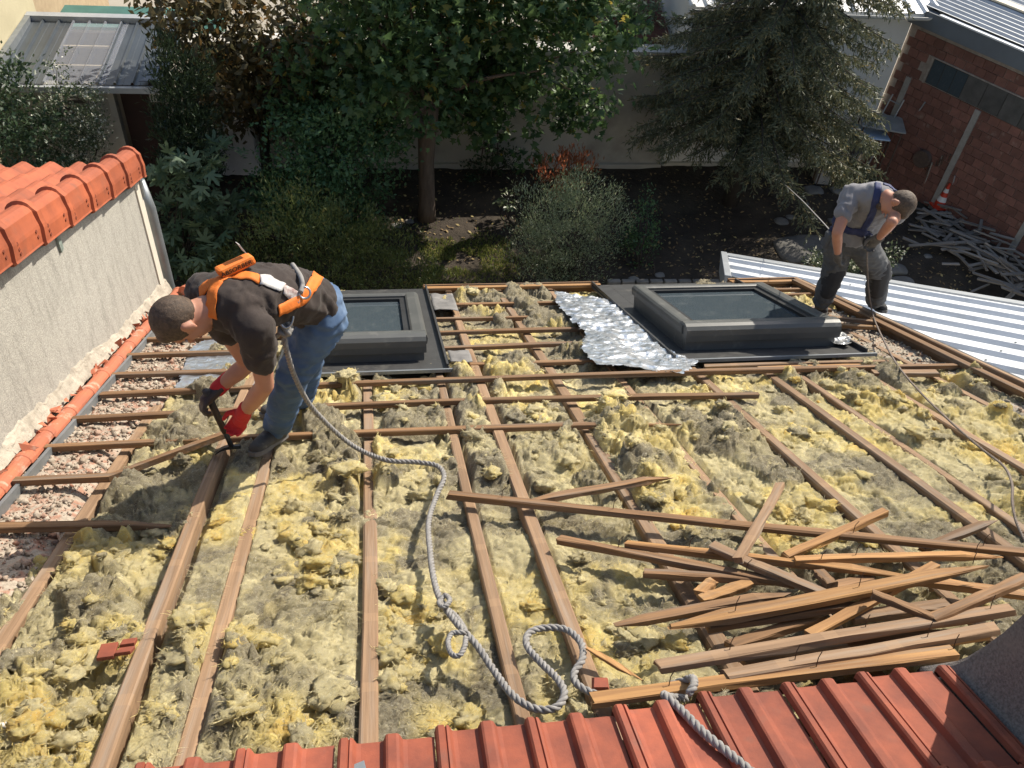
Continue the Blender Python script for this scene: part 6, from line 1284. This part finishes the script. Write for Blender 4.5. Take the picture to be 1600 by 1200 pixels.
# ---- the man in the black shirt, bent over, facing left
m1 = thing('person', 'man in black T-shirt, jeans and orange harness bent over prising up a batten', 'person', R(-0.55, 4.3, 0))
pel = pY(486, 468, 3.14); wai = pY(452, 460, 3.05); mid = pY(420, 458, 2.98); che = pY(384, 466, 2.90); upp = pY(356, 474, 2.84); nek = pY(332, 480, 2.80); hed = pY(284, 500, 2.74)
axs = unit(upp - pel); LAT = unit(np.cross(A(0, 0, 1), axs))
lsh, rsh = upp + LAT * .165 + A(0, 0, -.045), upp - LAT * .165 + A(0, 0, -.03)
lel, lwr = pY(414, 602, 2.70), pY(381, 645, 2.80); rel, rwr = pY(388, 568, 2.98), pY(344, 604, 2.94)
lhip, rhip = pel + LAT * .085 + A(0, 0, -.07), pel - LAT * .085 + A(0, 0, -.07)
lkn, rkn = pY(456, 588, 3.02), pY(481, 565, 3.34)
lan, ran = A(-.545, 3.165, 4.345), A(-.455, 3.53, 4.18)
print('m1 proportions', [round(float(np.linalg.norm(a - b_)), 2) for a, b_ in ((pel, upp), (lsh, lel), (lel, lwr), (rsh, rel), (rel, rwr), (lhip, lkn), (lkn, lan), (rhip, rkn), (rkn, ran), (upp, hed))])
hup = unit((hed - nek) + A(-.02, 0, .02)); hfw = unit(A(-.25, -.25, -1.0))
mb = MB(); PH, AXH = head_parts(mb, hed, hup, hfw, 1.0)
chain(mb, [(upp, .08), (nek, .062), (hed - hup * .05 - hfw * .01, .060)])
for sh_, e_, w_ in ((lsh, lel, lwr), (rsh, rel, rwr)): chain(mb, [(sh_, .060), (sh_ * .5 + e_ * .5, .050), (e_, .040), (e_ * .65 + w_ * .35, .043), (w_, .029)])
chain(mb, [(upp, .085), (che, .095), (mid, .09), (pel, .09)], LAT, 1.2)
skin('body', mb, 0.008, M['skin'], m1, 4)
face_bits(PH, AXH, 1.0, m1); hair_cap('hair', hed, hup, hfw, 1.0, m1)
mb = MB(); chain(mb, [(pel + axs * .03, .121), (wai, .117), (mid, .119), (che, .126), (upp, .112), (upp * .6 + nek * .4, .085)], LAT, 1.30)
for sh_, e_ in ((lsh, lel), (rsh, rel)): chain(mb, [(upp * .45 + sh_ * .55, .085), (sh_, .072), (sh_ * .72 + e_ * .28, .068), (sh_ * .50 + e_ * .50, .064)])
shirt = skin('shirt', mb, 0.010, M['blackshirt'], m1, 3, 0.034, 11, 3, fold=(1.6, 1.0, 0.6))
mb = MB(); chain(mb, [(pel + axs * .05, .108), (pel - axs * .03 + A(0, 0, -.02), .114)], LAT, 1.22)
chain(mb, [(lhip, .098), (lhip * .55 + lkn * .45, .086), (lkn, .073), (lkn * .5 + lan * .5, .071), (lan + A(0, 0, .02), .064)]); chain(mb, [(rhip, .098), (rhip * .55 + rkn * .45, .086), (rkn, .073), (rkn * .5 + ran * .5, .071), (ran + A(0, 0, .02), .064)])
jeans = skin('jeans', mb, 0.010, M['jeans'], m1, 3, 0.034, 12, 8, fold=(0.7, 0.7, 1.6))
boot('boot', lan, R(*rf(443, 684), 0.004), R(*rf(404, 709), 0.004), m1, M['boot']); boot('boot', ran, R(*rf(482, 640), 0.004), R(*rf(404, 654), 0.004), m1, M['boot'])
lhd = unit(pY(368, 672, 2.86) - lwr); mb = MB(); hand(mb, lwr + lhd * 0.01, lhd, A(-.5, -.3, -.5), 1.0, 0.75, 1); chain(mb, [(lwr - lhd * .05, .036), (lwr + lhd * .02, .036)]); skin('glove', mb, 0.006, M['redglove'], m1, 3)
rhd = unit(pY(325, 622, 2.90) - rwr); mb = MB(); hand(mb, rwr + rhd * 0.005, rhd, A(.4, -.2, -.8), 1.0, 0.95, -1); gl = skin('glove', mb, 0.006, M['blackglove'], m1, 3); gl['label'] = 'black coated red glove gripping the hammer'
mb = MB(); chain(mb, [(rwr - rhd * .055, .037), (rwr + rhd * .015, .038)]); skin('glove_cuff', mb, 0.006, M['redglove'], m1, 2)
bv = bvh_of([shirt, jeans])
def zp(lst): return [(230 + a / 3.43, 370 + c / 3.43) for a, c in lst]
strap('harness_strap', bv, zp([(285, 300), (330, 255), (375, 235), (450, 210), (530, 208), (605, 225)]), 0.052, M['orange'], m1)
strap('harness_strap', bv, zp([(352, 430), (345, 380), (350, 320), (365, 265), (385, 235)]), 0.046, M['orange'], m1, 0.008)
strap('harness_label', bv, zp([(605, 225), (660, 248), (725, 280)]), 0.060, M['greyweb'], m1, 0.009)
strap('harness_strap', bv, zp([(725, 282), (775, 310), (830, 345)]), 0.050, mat('dotted_webbing', (0.25, 0.16, 0.15), (0.5, 0.48, 0.46), scale=60, rough=0.8), m1, 0.008)
strap('harness_belt', bv, zp([(700, 400), (760, 372), (815, 345), (860, 300), (895, 240), (920, 190)]), 0.052, M['orange'], m1, 0.009)
# shock absorber pack with its lettering, lanyard, ring and carabiner
h0, h1 = cast(bv, *zp([(400, 190)])[0]), cast(bv, *zp([(545, 120)])[0])
if h0 is None: h0 = (che + A(0, 0, .15), A(0, 0, 1.0))
if h1 is None: h1 = (mid + A(0, 0, .14), A(0, 0, 1.0))
pa, pb_ = pY(342, 430, 2.86), pY(390, 408, 2.95); pn = unit(A(-.25, -.15, 1.0)); pd_ = unit(pb_ - pa); ps = np.cross(pn, pd_); pl = np.linalg.norm(pb_ - pa) + 0.02
pk = MB(); pk.frame(pa - ps * .025 - pn * .015, pd_ * pl, ps * .05, pn * .05); pko = pk.build('absorber_pack', M['orange'], m1, bevel=0.014)
tx = bpy.data.curves.new('lettering', 'FONT'); tx.body = 'ABSORBER'; tx.size = 0.030; tx.extrude = 0.0006; tx.align_x = 'CENTER'; tx.align_y = 'CENTER'
to = bpy.data.objects.new('tmp', tx); COL.objects.link(to); dg = bpy.context.evaluated_depsgraph_get(); tme = bpy.data.meshes.new_from_object(to.evaluated_get(dg)); bpy.data.objects.remove(to)
tme.materials.clear(); lo = link('lettering', tme, mat('black_print', (0.02, 0.018, 0.016), rough=0.7), m1)
fs = unit(-_u * 0 + np.cross(pn, pd_)); vis = unit(CAM - pa)
fn = ps if ps @ vis > 0 else -ps
cpos = (pa + pb_) / 2 + fn * 0.026 + pn * 0.012 - off(m1); ux = pd_; uz = fn; uy = np.cross(uz, ux)
lo.matrix_local = Matrix(((ux[0], uy[0], uz[0], cpos[0]), (ux[1], uy[1], uz[1], cpos[1]), (ux[2], uy[2], uz[2], cpos[2]), (0, 0, 0, 1)))
tg = MB(); tg.frame(pb_ + pn * .05 - ps * .012, -pd_ * .008 + pn * .055, ps * .028, pd_ * .002); tg.build('white_tag', mat('white_tape', (0.7, 0.69, 0.66), rough=0.7), m1)
lc = [c_[0] + c_[1] * .014 for c_ in (cast(bv, *q) for q in zp([(575, 105), (640, 105), (715, 122), (775, 165), (808, 220), (818, 270), (812, 300)])) if c_ is not None]
if len(lc) > 3: MB().tube(crom(lc, 6), 0.011, 8).build('lanyard', M['rope'], m1, smooth=True)
kp = cast(bv, *zp([(572, 92)])[0]); kp = kp[0] + kp[1] * .015 if kp else pb_; MB().sphere(kp, (.022, .018, .018), 10, 8).build('shackle', M['tool'], m1, smooth=True)
def ring(c, r_, t_, n1, name, mater, parent, ov=1.0):
    n1 = unit(n1); a = unit(np.cross(n1, A(.2, .3, .9))); b_ = np.cross(n1, a); MB().tube([c + r_ * (a * math.cos(t) + b_ * math.sin(t) * ov) for t in np.linspace(0, 2 * math.pi, 22)], t_, 7, False).build(name, mater, parent, smooth=True)
vw = unit(CAM - pel); hk = cast(bv, *zp([(820, 300)])[0]); ring(hk[0] + hk[1] * .02, .024, .005, vw + A(.2, 0, 0), 'd_ring', M['steel'], m1)
cb_ = pY(448, 497, 2.87); ring(cb_, .026, .0055, vw, 'carabiner', M['steel'], m1, 1.6)
kn = hpt(446, 514, 2.865); kb = MB()
for a in range(3): ang = a * 1.05; kb.tube([kn + .024 * (unit(A(math.cos(ang), 0.3, math.sin(ang))) * math.cos(t) + unit(A(-math.sin(ang) * .4, 1, .5 * math.cos(ang))) * math.sin(t)) for t in np.linspace(0, 6.2, 14)], .012, 7)
kb.tube(crom([kn, hpt(436, 522, 2.86), hpt(424, 532, 2.86)], 4), .011, 7); tag(kb.build('rope_knot', M['rope'], smooth=True), 'knot in the grey rope at the orange harness', 'knot')
# his hammer
ht = rp(363, 700, .07); hg = rwr + rhd * .07; ha = unit(hg - ht); ham = thing('slater_hammer', 'black slater hammer held against the rafter by the bent man', 'hammer', ht)
MB().tube([ht + ha * .02, ht + ha * .16], [.013, .011], 10).build('shank', M['tool'], ham, smooth=True); MB().tube([ht + ha * .15, ht * .3 + hg * .7, hg + ha * .05], [.015, .017, .017], 10).build('handle', M['blackglove'], ham, smooth=True)
hx = unit(XV * 0.9 - TAN * .1 + ha * .12); MB().frame(ht - hx * .01 - TAN * .014 - ha * .005, hx * .055, TAN * .028, ha * .03).build('striking_head', M['tool'], ham, bevel=0.004)
bl = MB(); V = []; 
for s in np.linspace(0, 1, 7): c = ht - hx * (.01 + .085 * s) - ha * (.045 * s ** 2 - .01); wv = .014 + .012 * s; tk = .014 * (1 - .8 * s); V += [c - TAN * wv + ha * tk, c + TAN * wv + ha * tk, c + TAN * wv - ha * tk, c - TAN * wv - ha * tk]
bl.add(V, [(i * 4 + k, (i + 1) * 4 + k, (i + 1) * 4 + (k + 1) % 4, i * 4 + (k + 1) % 4) for i in range(6) for k in range(4)] + [(3, 2, 1, 0), (24, 25, 26, 27)]).build('blade', M['tool'], ham)

# ---- the man in the grey shirt, stooping, facing the camera
m2 = thing('person', 'man in grey T-shirt, dark work trousers and navy harness stooping over a cord', 'person', R(4.0, 6.25, 0))
pel = pY(1334, 370, 5.08); wai = pY(1342, 350, 5.05); mid = pY(1351, 331, 5.00); che = pY(1362, 316, 4.94); upp = pY(1371, 310, 4.88); nek = pY(1384, 308, 4.80); hed = pY(1402, 319, 4.72)
axs = unit(upp - pel); LAT2 = unit(pY(1395, 322, 4.83) - pY(1330, 312, 4.98)); LAT2 = unit(LAT2 - axs * (LAT2 @ axs))
rsh, lsh = upp - LAT2 * .175 - axs * .03, upp + LAT2 * .165 - axs * .03
rel, rwr = pY(1308, 364, 4.74), pY(1309, 396, 4.80); lel, lwr = pY(1394, 347, 4.58), pY(1374, 371, 4.74)
rhip, lhip = pel - unit(LAT2 * A(1, 1, 0)) * .09 + A(0, 0, -.05), pel + unit(LAT2 * A(1, 1, 0)) * .09 + A(0, 0, -.05)
rkn, lkn = pY(1303, 424, 5.14), pY(1374, 426, 5.10)
ran, lan = rp(1283, 474, .12), rp(1366, 472, .12)
print('m2 proportions', [round(float(np.linalg.norm(a - b_)), 2) for a, b_ in ((pel, upp), (lsh, lel), (lel, lwr), (rsh, rel), (rel, rwr), (lhip, lkn), (lkn, lan), (rhip, rkn), (rkn, ran), (upp, hed))])
hup = unit((hed - nek) + A(.06, -.05, 0)); hfw = unit(A(-.35, -.35, -1.0))
S2 = 1.0; mb = MB(); PH, AXH = head_parts(mb, hed, hup, hfw, S2); chain(mb, [(upp, .07), (nek, .056), (hed - hup * .04, .056)])
for sh_, e_, w_ in ((lsh, lel, lwr), (rsh, rel, rwr)): chain(mb, [(sh_, .054), (sh_ * .5 + e_ * .5, .047), (e_, .039), (e_ * .65 + w_ * .35, .039), (w_, .027)])
chain(mb, [(upp, .09), (che, .10), (mid, .10), (pel, .10)], LAT2, 1.2); skin('body', mb, 0.008, M['skin'], m2, 4); face_bits(PH, AXH, S2, m2); hair_cap('hair', hed, hup, hfw, S2, m2, 5)
bd_ = MB(); bd_.sphere(PH(.058, 0, -.092), A(.046, .034, .028), 10, 8, AXH); skin('beard', bd_, .006, M['hair'], m2, 2, .002, 50)
mb = MB(); chain(mb, [(pel + axs * .05, .122), (wai, .126), (mid, .130), (che, .128), (upp, .108), (upp * .6 + nek * .4, .085)], LAT2, 1.3)
for sh_, e_ in ((lsh, lel), (rsh, rel)): chain(mb, [(upp * .45 + sh_ * .55, .085), (sh_, .070), (sh_ * .7 + e_ * .3, .066), (sh_ * .5 + e_ * .5, .062)])
shirt = skin('shirt', mb, 0.010, M['greytee'], m2, 3, 0.034, 12, 5, fold=(1.2, 1.0, 0.8))
mb = MB(); chain(mb, [(pel + axs * .03, .124), (pel - axs * .04, .126)], LAT2, 1.2)
for a, k_, n_ in ((lhip, lkn, lan), (rhip, rkn, ran)): chain(mb, [(a, .112), (a * .55 + k_ * .45, .100), (k_, .086), (k_ * .5 + n_ * .5, .080), (n_ + A(0, 0, .03), .072)])
trs = skin('work_trousers', mb, 0.010, M['worktr'], m2, 3, 0.034, 12, 3, fold=(0.8, 0.8, 1.5))
for k_, n_ in ((lkn, lan), (rkn, ran)): mb = MB(); o_ = unit(CAM - k_) * .016 + unit(A(0, -1, 0)) * .012; chain(mb, [(k_ * 1.25 - n_ * .25 + o_, .072), (k_ + o_, .084), (k_ * .45 + n_ * .55 + o_, .076)]); skin('knee_patch', mb, 0.010, M['kneepad'], m2, 5, .006, 12)
boot('boot', ran, R(*rf(1280, 482), 0.004), R(*rf(1291, 505), 0.004), m2, M['kneepad'], 1.02); boot('boot', lan, R(*rf(1362, 478), 0.004), R(*rf(1392, 498), 0.004), m2, M['kneepad'], 1.02)
d_ = unit(pY(1308, 414, 4.84) - rwr); mb = MB(); hand(mb, rwr, d_, A(.6, .2, -.1), 1.0, 0.45, -1); skin('glove', mb, 0.006, M['greyglove'], m2, 3)
d_ = unit(pY(1358, 384, 4.80) - lwr); mb = MB(); hand(mb, lwr, d_, A(-.3, -.4, -.7), 1.0, 0.9, 1); skin('glove', mb, 0.006, M['greyglove'], m2, 3)
bv = bvh_of([shirt, trs])
def z6(lst): return [(1240 + a / 5, 270 + c / 5) for a, c in lst]
strap('harness_strap', bv, z6([(655, 80), (660, 130), (645, 200), (625, 290), (590, 370), (545, 450), (520, 500)]), 0.048, M['navy'], m2)
strap('harness_strap', bv, z6([(700, 85), (760, 110), (800, 140)]), 0.040, M['navy'], m2)
strap('harness_belt', bv, z6([(390, 430), (440, 450), (500, 462), (560, 468), (600, 460)]), 0.075, M['navy'], m2, .008)
strap('harness_strap', bv, z6([(330, 350), (300, 400), (285, 440)]), 0.045, M['navy'], m2)
hk = cast(bv, *z6([(570, 480)])[0])
if hk: ring(hk[0] + hk[1] * .02, .022, .005, unit(CAM - hk[0]), 'd_ring', M['steel'], m2); MB().sphere(hk[0] + hk[1] * .03 + A(0, 0, -.04), (.03, .025, .045), 10, 8).build('cord_grab', M['kneepad'], m2, smooth=True)
pk = cast(bv, *z6([(265, 520)])[0]) or (rhip + A(-.1, -.05, 0), A(-1, 0, 0)); MB().frame(pk[0] - A(.02, .03, .07), A(.05, 0, 0), A(0, .06, 0), A(0, 0, .13)).build('tool_pouch', M['worktr'], m2, bevel=.012)
rope('lifeline', 'thin pale lifeline running from the second man down into the garden', [pY(1297, 360, 5.25), pY(1275, 336, 6.6), pY(1252, 312, 8.3), pY(1228, 290, 10.2), gz(1208, 273)], 0.006, pitch=0.05, strands=2, step=0.02)
